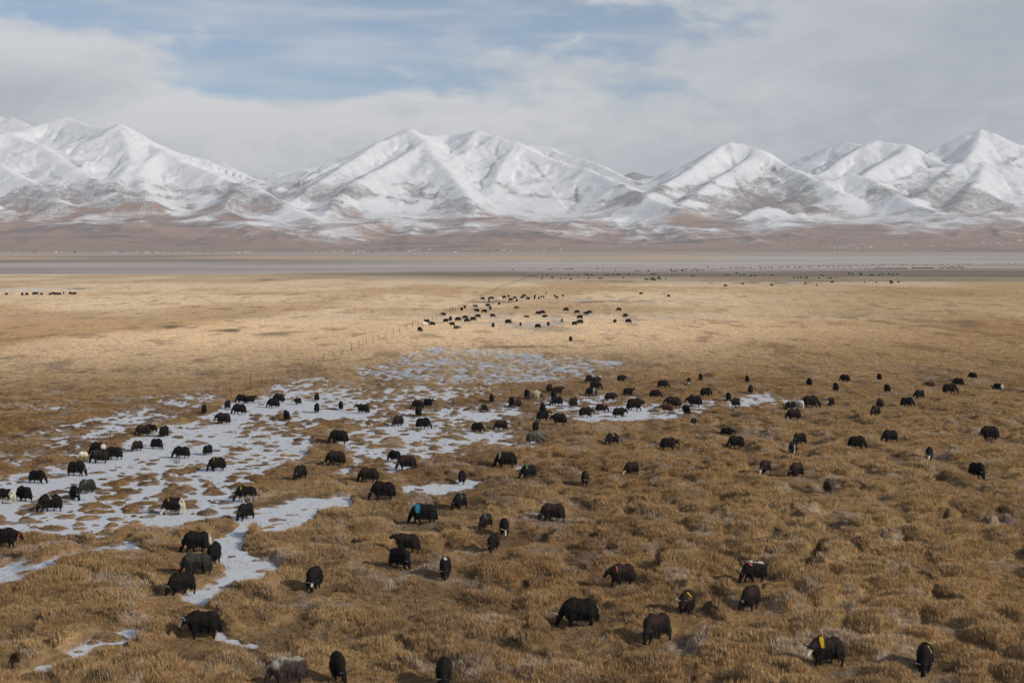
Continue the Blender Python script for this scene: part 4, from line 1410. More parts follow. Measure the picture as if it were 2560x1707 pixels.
def ear_tag_mesh(key, side, colour):
    poll, muz = pose_spec(key[0], key[1], key[2])
    p = Vector(poll)
    fd = (Vector(muz) - p).normalized()
    lat = fd.cross(Vector((0, 0, 1))).normalized()
    if lat.y * side < 0:
        lat = -lat
    c = p + fd * 0.06 + lat * 0.24
    bm = bmesh.new()
    M = Matrix.Translation(c) @ Matrix.Diagonal((0.05, 0.02, 0.09, 1))
    bmesh.ops.create_icosphere(bm, subdivisions=1, radius=1, matrix=M)
    me = bpy.data.meshes.new('ear_tassel')
    bm.to_mesh(me)
    bm.free()
    me.materials.append(CLOTH[colour])
    return me


def yak(px, py, heading, kind, s, coat, marks, cloth, label, lod=0, group='yaks of the near herd', turn=None, tag=None):
    r = random.Random(int(px * 13 + py * 7))
    if turn is None:
        turn = r.choice((0, 0, 24, -24))
    step = r.choice((0.0, 0.35, -0.45))
    key = (kind, turn if lod == 0 else (0 if abs(turn) < 20 else turn), step if lod == 0 else 0.35, lod)
    s *= 0.92 if lod == 0 else 1.0
    x, y = at(px, py)
    rt = link('yak', None, label=label, cat='yak', group=group)
    ha = math.radians(heading)
    # stand on the average height under the four feet
    fx = np.array([0.34, 0.34, -0.50, -0.50]) * s
    fy = np.array([0.18, -0.18, 0.18, -0.18]) * s
    wx, wy = x + fx * math.cos(ha) - fy * math.sin(ha), y + fx * math.sin(ha) + fy * math.cos(ha)
    z = float(np.sort(gz(wx, wy))[1:3].mean()) - 0.03
    # photo rows were read at the hooves on the snow/grass surface: allow for the height of the ground there
    y2 = y - z * (y / CAMZ)
    x2 = x * y2 / y
    wx, wy = wx + x2 - x, wy + y2 - y
    z = float(np.sort(gz(wx, wy))[1:3].mean()) - 0.03
    rt.location = (x2, y2, z)
    rt.rotation_euler = (0, 0, ha)
    sc = s * r.uniform(0.97, 1.03)
    rt.scale = (sc, sc * r.uniform(0.95, 1.06), sc)
    link('body', body_mesh(key, coat, marks), rt)
    if lod == 0:
        h = link('coat_hair', hair_mesh(key, coat, marks), rt)
        h['kind'] = 'stuff'
    if lod < 2 and not (s < 0.72):
        dark = r.random() < 0.45
        for sd in (-1, 1):
            link('horn', horn_mesh(key[:3] + (0,), sd, dark), rt)
    if cloth:
        link('cloth_tag', cloth_mesh(key, *cloth), rt)
    if tag:
        link('ear_tassel', ear_tag_mesh(key, tag[0], tag[1]), rt)
    return rt


def cl(colour, side=1, xc=0.35, width=0.14, length=0.42, slant=0.0, two=None):
    return (colour, side, xc, width, length, slant, 1.25, two)


B, DB = 'black', 'darkbrown'
NEAR = [
    # --- around the snow field on the left
    (2, 1264, 180, 'graze', 1.0, B, 'rear legs belly', None, 'black and white yak cut off by the left picture edge, cream hind legs on snow'),
    (49, 1257, 150, 'graze', 1.0, B, '', None, 'black yak with hanging belly fringe on snow, close behind the cream-legged yak at the edge'),
    (113, 1284, 205, 'graze', 1.15, B, 'line', None, 'bulky long-haired black yak with pale streaks on its back, on a tussock in the snow'),
    (85, 1212, 350, 'graze', 1.0, B, '', None, 'black yak grazing to the right just beside the steeply leaning fence post'),
    (185, 1193, 355, 'graze', 1.08, B, '', None, 'black yak grazing to the right behind the two yaks with blue cloth on their backs'),
    (177, 1254, 300, 'graze', 0.95, B, '', cl('blue', -1, 0.1, 0.13, 0.30, -0.12), 'black yak with folded blue cloth on its back, head down at a tussock'),
    (208, 1237, 225, 'graze', 0.95, 'greydark', '', cl('blue', 1, 0.25, 0.14, 0.24, 0.10), 'grey-brown yak with blue cloth on its shoulder, beside the black blue-clothed yak'),
    (237, 1139, 183, 'graze', 1.0, B, 'rump', None, 'black yak with white rump patch grazing with its nose near the small white calf'),
    (241, 1161, 190, 'graze', 1.08, DB, '', cl('blue', 1, 0.45, 0.09, 0.42), 'dark brown yak with narrow blue strip hanging at its shoulder, front of three yaks'),
    (277, 1152, 178, 'graze', 1.05, B, '', None, 'black yak with ragged belly hair partly behind the brown blue-stripped yak'),
    (351, 1091, 200, 'graze', 1.02, DB, '', None, 'dark yak grazing to the left just in front of the white-bellied black yak'),
    (371, 1088, 172, 'graze', 0.98, B, 'belly legs', None, 'black yak with white belly and legs half hidden behind a dark grazing yak'),
    (406, 1094, 70, 'graze', 0.98, B, '', None, 'black yak seen from behind at the edge of snow, next to the white-bellied pair'),
    (337, 1130, 238, 'graze', 0.88, DB, '', None, 'small dark brown yak grazing toward the viewer against a double tussock'),
    (387, 1125, 340, 'graze', 0.88, B, '', None, 'small black yak grazing to the right on open snow, four legs showing'),
    (447, 1149, 187, 'graze', 1.0, B, '', None, 'black yak grazing left on a long flat tussock in the middle of the snow'),
    (515, 1140, 62, 'graze', 0.85, B, '', None, 'small black yak standing tail-on in open snow with hind legs apart'),
    (536, 1181, 215, 'graze', 1.05, B, '', cl('yellow', 1, 0.42, 0.08, 0.20), 'pale-horned black yak with tiny yellow tag grazing on a tussock by the snow'),
    (507, 1035, 98, 'graze', 0.95, B, '', None, 'black yak seen tail-on next to a short fence post, above the snow tip'),
    (566, 1023, 82, 'graze', 0.92, B, '', None, 'tail-on black yak under a tall fence post, left of the pair by the posts'),
    (600, 1009, 165, 'graze', 0.98, B, '', None, 'black yak grazing to the left under the tall post, rump to its neighbour'),
    (624, 1010, 15, 'up', 0.92, B, '', None, 'black yak with raised head looking right, in the pair by the fence posts'),
    (594, 1037, 182, 'graze', 1.08, B, '', None, 'shaggy black yak walking left with its nose behind the horned brown-backed yak'),
    (553, 1062, 178, 'mid', 1.12, DB, '', None, 'brown-backed horned yak with lowered head, standing broadside at the snow tip'),
    (425, 1291, 196, 'graze', 1.08, B, 'face rear legs', cl('yellow', 1, 0.40, 0.10, 0.28), 'black yak with white face, white hindquarters and yellow tag, standing on snow'),
    (608, 1258, 190, 'graze', 1.08, B, 'belly legs', cl('yellow', 1, 0.42, 0.08, 0.30), 'black yak with white belly and hind legs and a yellow strip at the shoulder'),
    (607, 1305, 240, 'graze', 1.05, B, '', None, 'black yak grazing toward the viewer on the snow channel below the white-bellied yak'),
    (694, 1008, 165, 'graze', 1.02, DB, '', None, 'dark yak mostly hidden behind another grazing yak, brownish flank showing'),
    (680, 1021, 190, 'graze', 1.02, B, '', None, 'black yak stretching its head down into straw with a brownish yak close behind'),
    (742, 1013, 235, 'mid', 0.80, B, 'muzzle', None, 'young black yak with pale muzzle facing the viewer on bare snow edge'),
    (790, 1003, 90, 'graze', 0.88, B, '', None, 'black yak of which only the rump shows above the tail-on yak before it'),
    (790, 1033, 92, 'graze', 0.98, B, '', None, 'tail-on black yak on the ice directly in front of a hidden yak'),
    (850, 1026, 98, 'graze', 0.95, B, '', None, 'narrow tail-on black yak beside a big grassy mound in the snow field'),
    (905, 1035, 178, 'up', 1.02, B, '', None, 'short-haired black yak standing broadside on snow with head up and long hanging tail'),
    (713, 1053, 112, 'up', 1.0, B, '', None, 'black yak standing on blue-grey ice with tail toward the viewer'),
    (1070, 1019, 322, 'up', 0.98, B, 'star', None, 'black yak with lifted head and pale face mark beside the overlapping pair'),
    (1045, 1043, 95, 'graze', 1.1, B, '', None, 'black yak seen from behind with a curved horn sticking out at its side'),
    (1043, 1022, 165, 'graze', 1.0, DB, '', None, 'brown-backed yak half hidden behind the tail-on yak with curved horn'),
    (994, 1067, 235, 'graze', 1.05, DB, '', None, 'dark yak grazing toward the viewer, head close to its forelegs, below the overlapping pair'),
    (1058, 1074, 0, 'graze', 1.1, B, '', None, 'stout black yak grazing to the right with shaggy skirt, below the overlapping pair'),
    (1229, 1006, 92, 'graze', 0.92, B, '', None, 'slim tail-on black yak alone above the small white-rumped yak'),
    (1207, 1030, 5, 'graze', 0.75, B, 'rear', None, 'small black yak with white rump grazing right on the icy strip'),
    (1194, 1080, 345, 'graze', 0.92, B, '', None, 'black yak grazing right toward its neighbour on the same straw bank'),
    (1252, 1077, 205, 'graze', 1.0, DB, '', None, 'dark yak grazing left toward its neighbour on the same straw bank'),
    (843, 1113, 180, 'graze', 1.22, B, '', None, 'big black yak grazing left on a straw island between two snow lanes'),
    (835, 1166, 188, 'graze', 1.18, DB, 'muzzle', None, 'big brown yak with upright horns and pale nose over a snow patch'),
    (746, 1205, 245, 'graze', 1.05, B, '', None, 'black yak with curved horns grazing toward the viewer on the bank of the snow'),
    (984, 1157, 150, 'graze', 0.92, B, 'legs', None, 'black yak with white legs standing behind a clean-legged brown-backed yak'),
    (1013, 1178, 190, 'graze', 1.1, DB, '', None, 'brown-backed yak with clean legs grazing just before the white-legged yak'),
    (917, 1210, 185, 'graze', 1.1, DB, '', None, 'shaggy dark yak grazing left by a narrow snow lane, above the large thick-necked yak'),
    (954, 1252, 183, 'graze', 1.25, B, '', None, 'large thick-necked black yak grazing left at a straw tussock, one pale horn visible'),
    (1154, 1213, 270, 'graze', 0.98, B, 'muzzle', None, 'black yak facing the viewer on snow with wide curved horns and white muzzle'),
    (1148, 1280, 240, 'graze', 1.0, B, '', cl('green', 1, 0.15, 0.13, 0.36, 0.16, 'yellow'), 'black yak with green and yellow cloth on its flank, horns low in the straw'),
    (1055, 1316, 185, 'graze', 1.25, B, '', cl('blue', 1, 0.40, 0.34, 0.62), 'large black yak with a wide bright blue cloth draped over its shoulders'),
    (1213, 1327, 240, 'graze', 0.88, DB, '', cl('blue', 1, 0.50, 0.09, 0.45), 'young dark yak with small blue tag at its chest, grazing toward the viewer'),
    # --- the crowd in the middle
    (1279, 1017, 108, 'graze', 0.98, B, '', None, 'black yak standing flank to flank with the streaky-legged yak on the snow edge'),
    (1297, 1022, 70, 'mid', 0.95, DB, 'legs', None, 'dark yak with pale streaked legs tight against a black yak'),
    (1317, 998, 100, 'graze', 1.05, B, '', None, 'black yak almost hidden behind the tan and grey yak'),
    (1336, 1002, 0, 'mid', 1.18, 'tan', '', None, 'tan and grey yak with dark head, standing broadside'),
    (1374, 981, 72, 'graze', 1.02, DB, '', None, 'dark brown yak at the top of the upright line of four yaks'),
    (1396, 987, 22, 'up', 1.0, DB, '', None, 'brown yak with head turned right in the upright line of four yaks'),
    (1384, 997, 95, 'graze', 1.05, B, '', None, 'tail-on dark yak overlapping the brown yak in the upright line of four'),
    (1391, 1015, 192, 'graze', 1.05, B, '', None, 'black yak grazing left at the bottom of the upright line of four yaks'),
    (1435, 1018, 50, 'mid', 1.0, DB, '', None, 'dark yak angled away, horned head to the right, alone beside a snow strip'),
    (1357, 1033, 95, 'graze', 1.08, B, '', None, 'tail-on black yak rising behind the back of the white-throated yak'),
    (1360, 1055, 5, 'up', 1.02, B, 'neck', None, 'black yak with white throat standing nose to nose with another'),
    (1397, 1063, 180, 'mid', 1.08, B, '', None, 'black yak facing the white-throated yak nose to nose'),
    (1340, 1079, 80, 'graze', 1.02, B, '', None, 'black yak seen from behind just below the nose-to-nose pair'),
    (1467, 1045, 3, 'mid', 1.08, DB, '', None, 'brown-black yak walking right with its nose behind the salmon-clothed yak'),
    (1506, 1033, 355, 'graze', 0.98, DB, '', cl('salmon', -1, 0.38, 0.10, 0.34), 'dark brown yak with salmon cloth at the shoulder, middle of a close trio'),
    (1551, 1045, 0, 'mid', 1.05, DB, '', None, 'brown yak with head held out right, last of the trio with salmon cloth'),
    (1590, 1028, 0, 'mid', 1.32, DB, 'muzzle', None, 'massive dark bull yak with white muzzle standing broadside by a snow patch'),
    (1528, 1004, 10, 'mid', 1.0, DB, '', None, 'smooth brown yak holding its head level to the right, just above the massive bull'),
    (1573, 988, 5, 'up', 0.98, B, '', None, 'slim dark yak with raised head looking right, behind the level-headed brown yak'),
    (1641, 997, 350, 'graze', 1.0, DB, 'legs', None, 'brown-black yak with white stockings grazing to the right'),
    (1660, 972, 350, 'graze', 1.0, DB, '', None, 'dark yak grazing right directly behind the white-stockinged yak'),
    (1473, 957, 235, 'graze', 0.98, B, '', None, 'black yak facing the viewer at the back left of the four-yak knot'),
    (1492, 959, 25, 'mid', 0.95, DB, '', None, 'dark yak at the back right of the four-yak knot'),
    (1491, 973, 350, 'graze', 1.05, DB, '', None, 'brown yak with an outward horn in the middle of the four-yak knot'),
    (1478, 989, 165, 'graze', 1.02, B, 'hindstripe', None, 'black yak with tan stripe down its hindquarters at the front of the four-yak knot'),
    (1555, 956, 25, 'mid', 0.95, B, '', None, 'dark yak with head turned right, alone beyond the raised-head yak'),
    (1724, 961, 268, 'graze', 0.85, B, 'belly legs face', None, 'small black yak with white chest and legs seen end-on'),
    (1753, 950, 90, 'graze', 0.95, B, '', None, 'round tail-on black yak just behind the small white-chested yak'),
    (1768, 993, 10, 'graze', 1.05, B, '', None, 'black yak grazing right alone in brown grass beyond the two big bulls'),
    (1823, 1004, 95, 'graze', 0.95, B, '', None, 'tail-on black yak half hidden behind the yak with white blaze and rump'),
    (1842, 1020, 205, 'mid', 1.02, B, 'face rear', None, 'black yak with white blaze and white hindquarters at the edge of the right snow patch'),
    (1684, 1021, 178, 'mid', 1.28, DB, '', None, 'large dark bull facing left with long horn, brown yearling at its flank'),
    (1668, 1032, 172, 'mid', 0.92, 'brown', '', None, 'brown woolly yearling standing in front of the large dark bull'),
    (1737, 1019, 175, 'mid', 1.28, B, '', None, 'large black yak facing left behind the narrow white-cheeked yak'),
    (1717, 1038, 112, 'mid', 1.0, B, 'face', None, 'narrow black yak with white cheek standing end-on before two large bulls'),
    (1736, 1066, 228, 'graze', 0.70, B, 'face legs', None, 'small black calf with white face and legs grazing alone on straw'),
    (1821, 1087, 335, 'lie', 0.95, B, '', None, 'black yak lying in the grass with its head low to the right'),
    (1843, 1127, 192, 'graze', 1.1, B, '', None, 'shaggy black yak grazing left by frosted tussocks, below the lying yak'),
    (1531, 1114, 215, 'graze', 1.0, B, 'line', None, 'black yak with thin pale line across its back, head hidden in straw'),
    (1675, 1129, 0, 'mid', 1.05, DB, '', None, 'short-haired dark yak standing to the right on slim legs beside small snow patch'),
    (1338, 1113, 355, 'graze', 1.1, 'grey', '', None, 'ash-grey yak grazing right on the icy hollow'),
    (1263, 1174, 185, 'graze', 1.22, B, 'collar', None, 'long black yak with thin white collar line, grazing left'),
    (1321, 1199, 215, 'graze', 1.0, B, '', cl('green', 1, 0.40, 0.12, 0.36, 0.05, 'yellow'), 'horned black yak with green and orange tag at the shoulder, beside an icy puddle'),
    (1464, 1211, 265, 'graze', 1.0, DB, '', None, 'dark yak seen end-on grazing toward the viewer, long shadow over a dark mound'),
    (1581, 1190, 215, 'graze', 0.98, DB, 'face', None, 'stocky brown-black yak with white face grazing on open straw'),
    (1381, 1307, 190, 'graze', 1.2, DB, '', None, 'big brown-tinged yak grazing left alone in the middle of the straw slope'),
    (1261, 1346, 275, 'graze', 0.95, B, 'blaze', None, 'black yak facing the viewer with white forehead blaze and short horns'),
    (1231, 1388, 250, 'graze', 0.92, B, '', None, 'small black yak just below the one with white forehead blaze'),
    # --- the scattered right side
    (1870, 957, 90, 'graze', 0.90, B, '', None, 'tail-on black yak beside a round dark tussock, far end of the right snow patch'),
    (1879, 984, 78, 'graze', 1.05, DB, '', None, 'broad tail-on dark yak standing alone just above the right snow patch'),
    (2026, 965, 95, 'graze', 0.92, B, '', None, 'tail-on black yak in short brown grass straight above the giant bull'),
    (2092, 979, 95, 'graze', 0.98, B, '', None, 'tail-on black yak with long flat shadow, above the white-blazed yak'),
    (2114, 955, 155, 'graze', 1.0, B, '', None, 'black horned yak grazing left, just beyond the long-shadowed tail-on yak'),
    (2201, 950, 90, 'graze', 0.92, B, '', None, 'upper of two tail-on yaks standing one above the other in open grass'),
    (2221, 982, 95, 'graze', 0.98, B, '', None, 'lower of two tail-on yaks standing one above the other in open grass'),
    (2328, 967, 182, 'lie', 0.95, 'brown', '', None, 'brown yak lying low in the grass with only back and horns showing'),
    (2435, 948, 130, 'graze', 0.98, B, '', None, 'highest black yak at the upper right of the herd, angled away'),
    (2399, 966, 165, 'graze', 1.0, B, '', None, 'black yak directly behind the large brown yak with upcurved horn'),
    (2380, 986, 350, 'graze', 1.25, DB, '', None, 'large shaggy brown yak with upcurved horn, black yak right behind it'),
    (2500, 977, 155, 'graze', 0.95, B, 'rear', None, 'black yak with white hind legs by the right picture edge'),
    (2302, 998, 205, 'graze', 1.05, B, 'muzzle', None, 'black yak with white muzzle grazing left below the lying brown yak'),
    (2273, 1018, 350, 'graze', 1.02, B, '', None, 'low black yak sunk in grass with head down to the right'),
    (2204, 1020, 100, 'graze', 1.02, 'brown', '', None, 'brown yak standing right behind a darker grazing yak'),
    (2193, 1042, 222, 'graze', 1.08, DB, '', None, 'dark yak grazing toward the viewer in front of the brown one'),
    (1980, 1024, 200, 'graze', 0.92, B, 'legs', cl('white', 1, 0.25, 0.07, 0.28), 'small black yak with white strip on its back beside the cream-white yak'),
    (2003, 1023, 110, 'graze', 0.92, 'white', '', None, 'cream-white yak between a small black yak and the giant bull'),
    (2031, 1018, 0, 'graze', 1.38, DB, '', None, 'giant dark bull yak with upturned horn, broadside beside the cream-white yak'),
    (2080, 1015, 230, 'mid', 1.0, B, 'blaze face', None, 'black yak with white blaze facing the viewer next to the giant bull'),
    (1987, 1052, 190, 'graze', 1.1, DB, '', None, 'hump-backed dark yak with grey horn grazing just below the cream-white yak'),
    (2003, 1109, 205, 'graze', 1.05, B, '', cl('yellow', 1, 0.35, 0.08, 0.18), 'black yak with small yellow tag behind the white-striped yak'),
    (1986, 1137, 245, 'graze', 1.08, B, 'stripe', None, 'black yak with long white stripe down its shoulder, in front of the yellow-tagged yak'),
    (2149, 1126, 355, 'graze', 1.12, B, '', None, 'black yak facing right toward the left-grazing horned yak'),
    (2230, 1109, 195, 'graze', 1.1, B, '', None, 'black yak with pale horn grazing left toward the right-facing yak'),
    (2480, 1101, 185, 'graze', 1.25, B, '', None, 'long black yak grazing left by itself near the right picture edge'),
    (2330, 1152, 250, 'graze', 1.02, B, 'face', None, 'black yak with white face grazing toward the viewer alone in the right grass'),
    (1917, 1187, 230, 'graze', 1.02, DB, 'face', None, 'brown-black yak with white face and one hind leg stretched back'),
    (1996, 1198, 225, 'graze', 1.1, DB, '', None, 'plump brown yak grazing toward the viewer beside the stretched-leg white-faced yak'),
    (2077, 1238, 268, 'up', 0.95, 'brown', '', None, 'mottled brown yak facing the viewer with head up and upright horns'),
    (2452, 1199, 300, 'graze', 1.12, B, '', None, 'black yak alone low on the far right with its head in the grass'),
    # --- nearest animals
    (2, 1376, 5, 'mid', 1.15, B, '', None, 'black yak coming in at the left picture edge with a red ear tassel'),
    (482, 1389, 195, 'graze', 1.18, B, 'tailtip', None, 'black yak with red ear tassel and pale tail, directly above the shaggy grey yak'),
    (528, 1415, 85, 'graze', 1.1, B, '', None, 'black yak seen from behind against the rump of the shaggy grey yak'),
    (480, 1445, 195, 'graze', 1.22, 'greydark', '', None, 'shaggy grey yak with red ear tassel in a close trio by the snow channel'),
    (442, 1498, 222, 'graze', 1.12, B, '', None, 'black yak with pale horn grazing left just below the shaggy grey yak'),
    (493, 1604, 192, 'mid', 1.18, B, 'blaze', None, 'black yak with white face stripe beside the narrow end of the snow channel'),
    (778, 1482, 258, 'graze', 1.1, B, 'star', None, 'black yak with small white forehead star grazing toward the viewer, long shadow to its left'),
    (1013, 1388, 180, 'up', 1.1, DB, '', None, 'dark brown yak with raised blunt head, another black yak just below it'),
    (998, 1426, 325, 'graze', 1.08, B, '', None, 'black yak sunk behind a grass mound just below the raised-head yak'),
    (1111, 1452, 270, 'graze', 1.05, B, 'withers', None, 'black yak facing the viewer with white patch on its withers'),
    (708, 1730, 200, 'graze', 1.15, 'maned', 'mane', None, 'grey-brown yak with cream mane and white back, cut by the bottom picture edge'),
    (838, 1720, 285, 'graze', 1.08, B, '', None, 'black yak with sideways horns cut by the bottom edge next to the cream-maned yak'),
    (1106, 1735, 272, 'graze', 1.1, B, '', None, 'black-brown yak cut by the bottom picture edge, standing by itself'),
    (1557, 1477, 205, 'mid', 1.12, DB, '', cl('pink', 1, 0.52, 0.10, 0.46), 'horned black-brown yak with pink ribbon on its shoulder and broad shadow'),
    (1448, 1583, 187, 'graze', 1.34, B, '', None, 'big black yak with long upward horn grazing behind a fringe of tall grass'),
    (1645, 1617, 220, 'graze', 1.25, DB, '', None, 'big brown-black yak with double hump and pale horn grazing deep in grass'),
    (1722, 1545, 250, 'mid', 1.1, DB, '', cl('yellow', 1, 0.40, 0.11, 0.42), 'horned dark yak facing the viewer with yellow ribbon hanging at its shoulder'),
    (1892, 1468, 200, 'graze', 1.05, B, 'back', cl('pink', 1, 0.45, 0.12, 0.26, -0.1), 'black yak with white back and pink cloth on its neck'),
    (1884, 1533, 235, 'graze', 1.12, DB, '', None, 'round brown yak grazing directly below the white-backed yak'),
    (2075, 1680, 197, 'mid', 1.2, DB, 'muzzle face', cl('yellow', 1, 0.35, 0.19, 0.42), 'horned yak with white face and square yellow cloth on its shoulder'),
    (2328, 1690, 250, 'graze', 1.15, B, '', cl('yellow', 1, 0.40, 0.09, 0.36, 0.1), 'black yak with narrow yellow ribbon and a long humped shadow, bottom right'),
]
TAGS = {(2, 1376): (-1, 'red'), (482, 1389): (1, 'red'), (480, 1445): (1, 'red')}
for r_ in NEAR:
    yak(*r_, tag=TAGS.get((r_[0], r_[1])))
yak(200, 1149, 200, 'graze', 0.55, 'white', '', None, 'small white calf in dry grass before the muzzle of the white-rumped black yak', group='yaks of the near herd')

# ------------------------------------------------------------------ the herd out on the golden plain
MID = [(245, 692, 180), (295, 715, 178), (225, 722, 200, 'white'), (182, 775, 300, 'brown', 'rear'), (397, 628, 190), (423, 690, 20), (464, 670, 90), (478, 720, 185), (520, 746, 0, 'grey', '', 'lie'), (533, 677, 10), (598, 655, 200), (615, 690, 15),
       (672, 676, 350), (715, 648, 190), (567, 580, 95), (595, 557, 100), (692, 552, 180, 'grey'), (704, 594, 190), (775, 600, 170), (808, 541, 180), (830, 570, 80), (910, 527, 260), (852, 637, 0), (856, 735, 280), (760, 478, 185), (818, 478, 90), (817, 502, 270),
       (843, 474, 150), (905, 486, 200, 'white'), (922, 486, 20, 'white'), (957, 467, 330), (997, 455, 120), (1055, 470, 180), (1018, 490, 10), (1072, 497, 270), (1140, 450, 0), (1122, 467, 190), (1175, 480, 180), (1240, 452, 90), (1236, 473, 270), (1277, 470, 260),
       (1300, 460, 95), (1320, 462, 90, 'brown'), (1420, 450, 95), (1440, 466, 330), (1496, 447, 95), (1070, 572, 180, 'brown', 'belly'), (1268, 612, 180), (1310, 610, 0), (1330, 636, 0, 'black', '', 'lie'), (995, 702, 350), (1108, 720, 95, 'darkbrown'), (1165, 640, 180, 'grey', '', 'lie'),
       (1268, 742, 345), (1362, 722, 100), (1490, 685, 90, 'tan'), (1525, 585, 180), (1628, 605, 10), (1712, 612, 180), (1740, 610, 0), (1653, 655, 200), (1607, 718, 0), (1655, 700, 180), (1570, 860, 92), (1975, 690, 100), (2010, 582, 180), (2070, 640, 320, 'black', 'rear face'), (2100, 690, 340), (2213, 430, 180), (2467, 452, 190)]
mid = []
for e in MID:
    px, py, hd = 1000 + e[0] / 3.675, 620 + e[1] / 3.675, e[2]
    mid.append((px, py, hd, e[3] if len(e) > 3 else 'black', e[4] if len(e) > 4 else '', e[5] if len(e) > 5 else None))
BANDS = [(0, 738.5, 'farthest rank'), (738.5, 757, 'crowded back rank'), (757, 787, 'middle rank'), (787, 800, 'second rank'), (800, 840, 'front rank'), (840, 999, 'near edge')]
SHADE = {'black': 'small black', 'darkbrown': 'small dark brown', 'brown': 'small brown', 'grey': 'small grey', 'white': 'small pale', 'tan': 'small tan'}
for (a0, a1, nm) in BANDS:
    row = sorted([m for m in mid if a0 <= m[1] < a1])
    for i, (px, py, hd, coat, marks, kd) in enumerate(row):
        r = random.Random(int(px * 31 + py))
        kind = kd or r.choice(('graze', 'graze', 'graze', 'mid'))
        lab = '%s yak%s, %s from left in the %s of the plain herd' % (SHADE[coat], ' lying down' if kind == 'lie' else '', ORD[i], nm)
        if nm == 'near edge':
            lab = 'small tail-on black yak standing alone before the herd on the golden plain'
        yak(px, py, hd + r.uniform(-15, 15), kind, r.uniform(0.88, 1.08), coat, marks, None, lab, lod=1, group='yaks of the herd on the golden plain', turn=0)

# the herder walking behind that herd
m_clothes = simple_mat('dark_clothes', (0.022, 0.020, 0.024), 0.9)


def person_mesh():
    bm = bmesh.new()

    def cap(p, q, r0, r1):
        p, q = Vector(p), Vector(q)
        n = max(3, int((q - p).length / (0.5 * min(r0, r1))))
        for i in range(n + 1):
            f = i / n
            bmesh.ops.create_icosphere(bm, subdivisions=2, radius=r0 + (r1 - r0) * f, matrix=Matrix.Translation(p.lerp(q, f)))
    for s in (-1, 1):
        cap((s * 0.10, 0, 0.90), (s * 0.11, s * 0.10, 0.48), 0.105, 0.075)
        cap((s * 0.11, s * 0.10, 0.48), (s * 0.11, s * 0.16 - 0.03, 0.09), 0.072, 0.05)
        cap((s * 0.11, s * 0.16 - 0.03, 0.05), (s * 0.11, s * 0.16 - 0.17, 0.045), 0.05, 0.045)
        cap((s * 0.20, 0, 1.42), (s * 0.27, -s * 0.06, 1.14), 0.07, 0.055)
        cap((s * 0.27, -s * 0.06, 1.14), (s * 0.26, -s * 0.14, 0.88), 0.052, 0.040)
        cap((s * 0.26, -s * 0.14, 0.86), (s * 0.255, -s * 0.16, 0.77), 0.042, 0.035)
    cap((0, 0, 0.92), (0, 0, 1.15), 0.17, 0.155)
    cap((0, 0, 1.15), (0, 0, 1.38), 0.155, 0.17)
    cap((-0.14, 0, 1.43), (0.14, 0, 1.43), 0.085, 0.085)
    cap((0, 0, 1.48), (0, -0.01, 1.56), 0.06, 0.058)
    bmesh.ops.create_icosphere(bm, subdivisions=3, radius=1, matrix=Matrix.Translation((0, -0.02, 1.67)) @ Matrix.Diagonal((0.085, 0.10, 0.125, 1)))
    cap((0, -0.115, 1.655), (0, -0.13, 1.645), 0.016, 0.016)
    me = bpy.data.meshes.new('person_raw')
    bm.to_mesh(me)
    bm.free()
    ob = bpy.data.objects.new('person_raw', me)
    COL.objects.link(ob)
    r = ob.modifiers.new('fuse', 'REMESH')
    r.mode = 'VOXEL'
    r.voxel_size = 0.028
    sm = ob.modifiers.new('smooth', 'SMOOTH')
    sm.iterations = 2
    res = bpy.data.meshes.new_from_object(ob.evaluated_get(bpy.context.evaluated_depsgraph_get()))
    bpy.data.objects.remove(ob)
    res.name = 'person'
    res.materials.append(m_clothes)
    return res


x, y = at(1365.5, 738.6)
o = link('person', person_mesh(), label='person in long dark clothes standing upright behind the herd on the golden plain', cat='person')
o.location = (x, y, float(gz(x, y)[0]))
o.rotation_euler = (0, 0, 2.6)
o.scale = (1.05, 1.05, 1.05)

# ------------------------------------------------------------------ specks of yaks in the far marsh
T6 = lambda l: [(1800 + a / 3.095, 640 + b / 3.095) for a, b in l]
T7 = lambda l: [(1280 + a / 3.794, 660 + b / 3.794) for a, b in l]
T3 = lambda l: [(a / 3.675, 620 + b / 3.675) for a, b in l]
FAR_L = T3([(60, 438), (205, 442), (247, 440), (312, 437), (335, 437), (382, 438), (460, 438), (490, 436), (520, 438), (547, 438), (585, 427), (645, 431), (665, 433), (690, 433)])
FAR_N = T6([(42, 242), (175, 226), (398, 236), (660, 224), (747, 235), (866, 212), (1117, 212), (1207, 213), (1320, 206), (1326, 220), (1378, 210)])
FAR_M = T6([(570, 174), (598, 176), (627, 173), (655, 175), (668, 175), (767, 177), (777, 156), (797, 161), (840, 174), (860, 181), (896, 175), (996, 144), (1020, 145), (1080, 143), (1090, 151), (1163, 154), (1180, 151), (1227, 154), (1252, 146), (1305, 147), (1334, 152), (1358, 150), (1372, 148),
            (36, 161), (60, 153), (128, 141), (155, 158), (185, 156), (240, 161), (270, 158), (345, 158), (397, 155)])
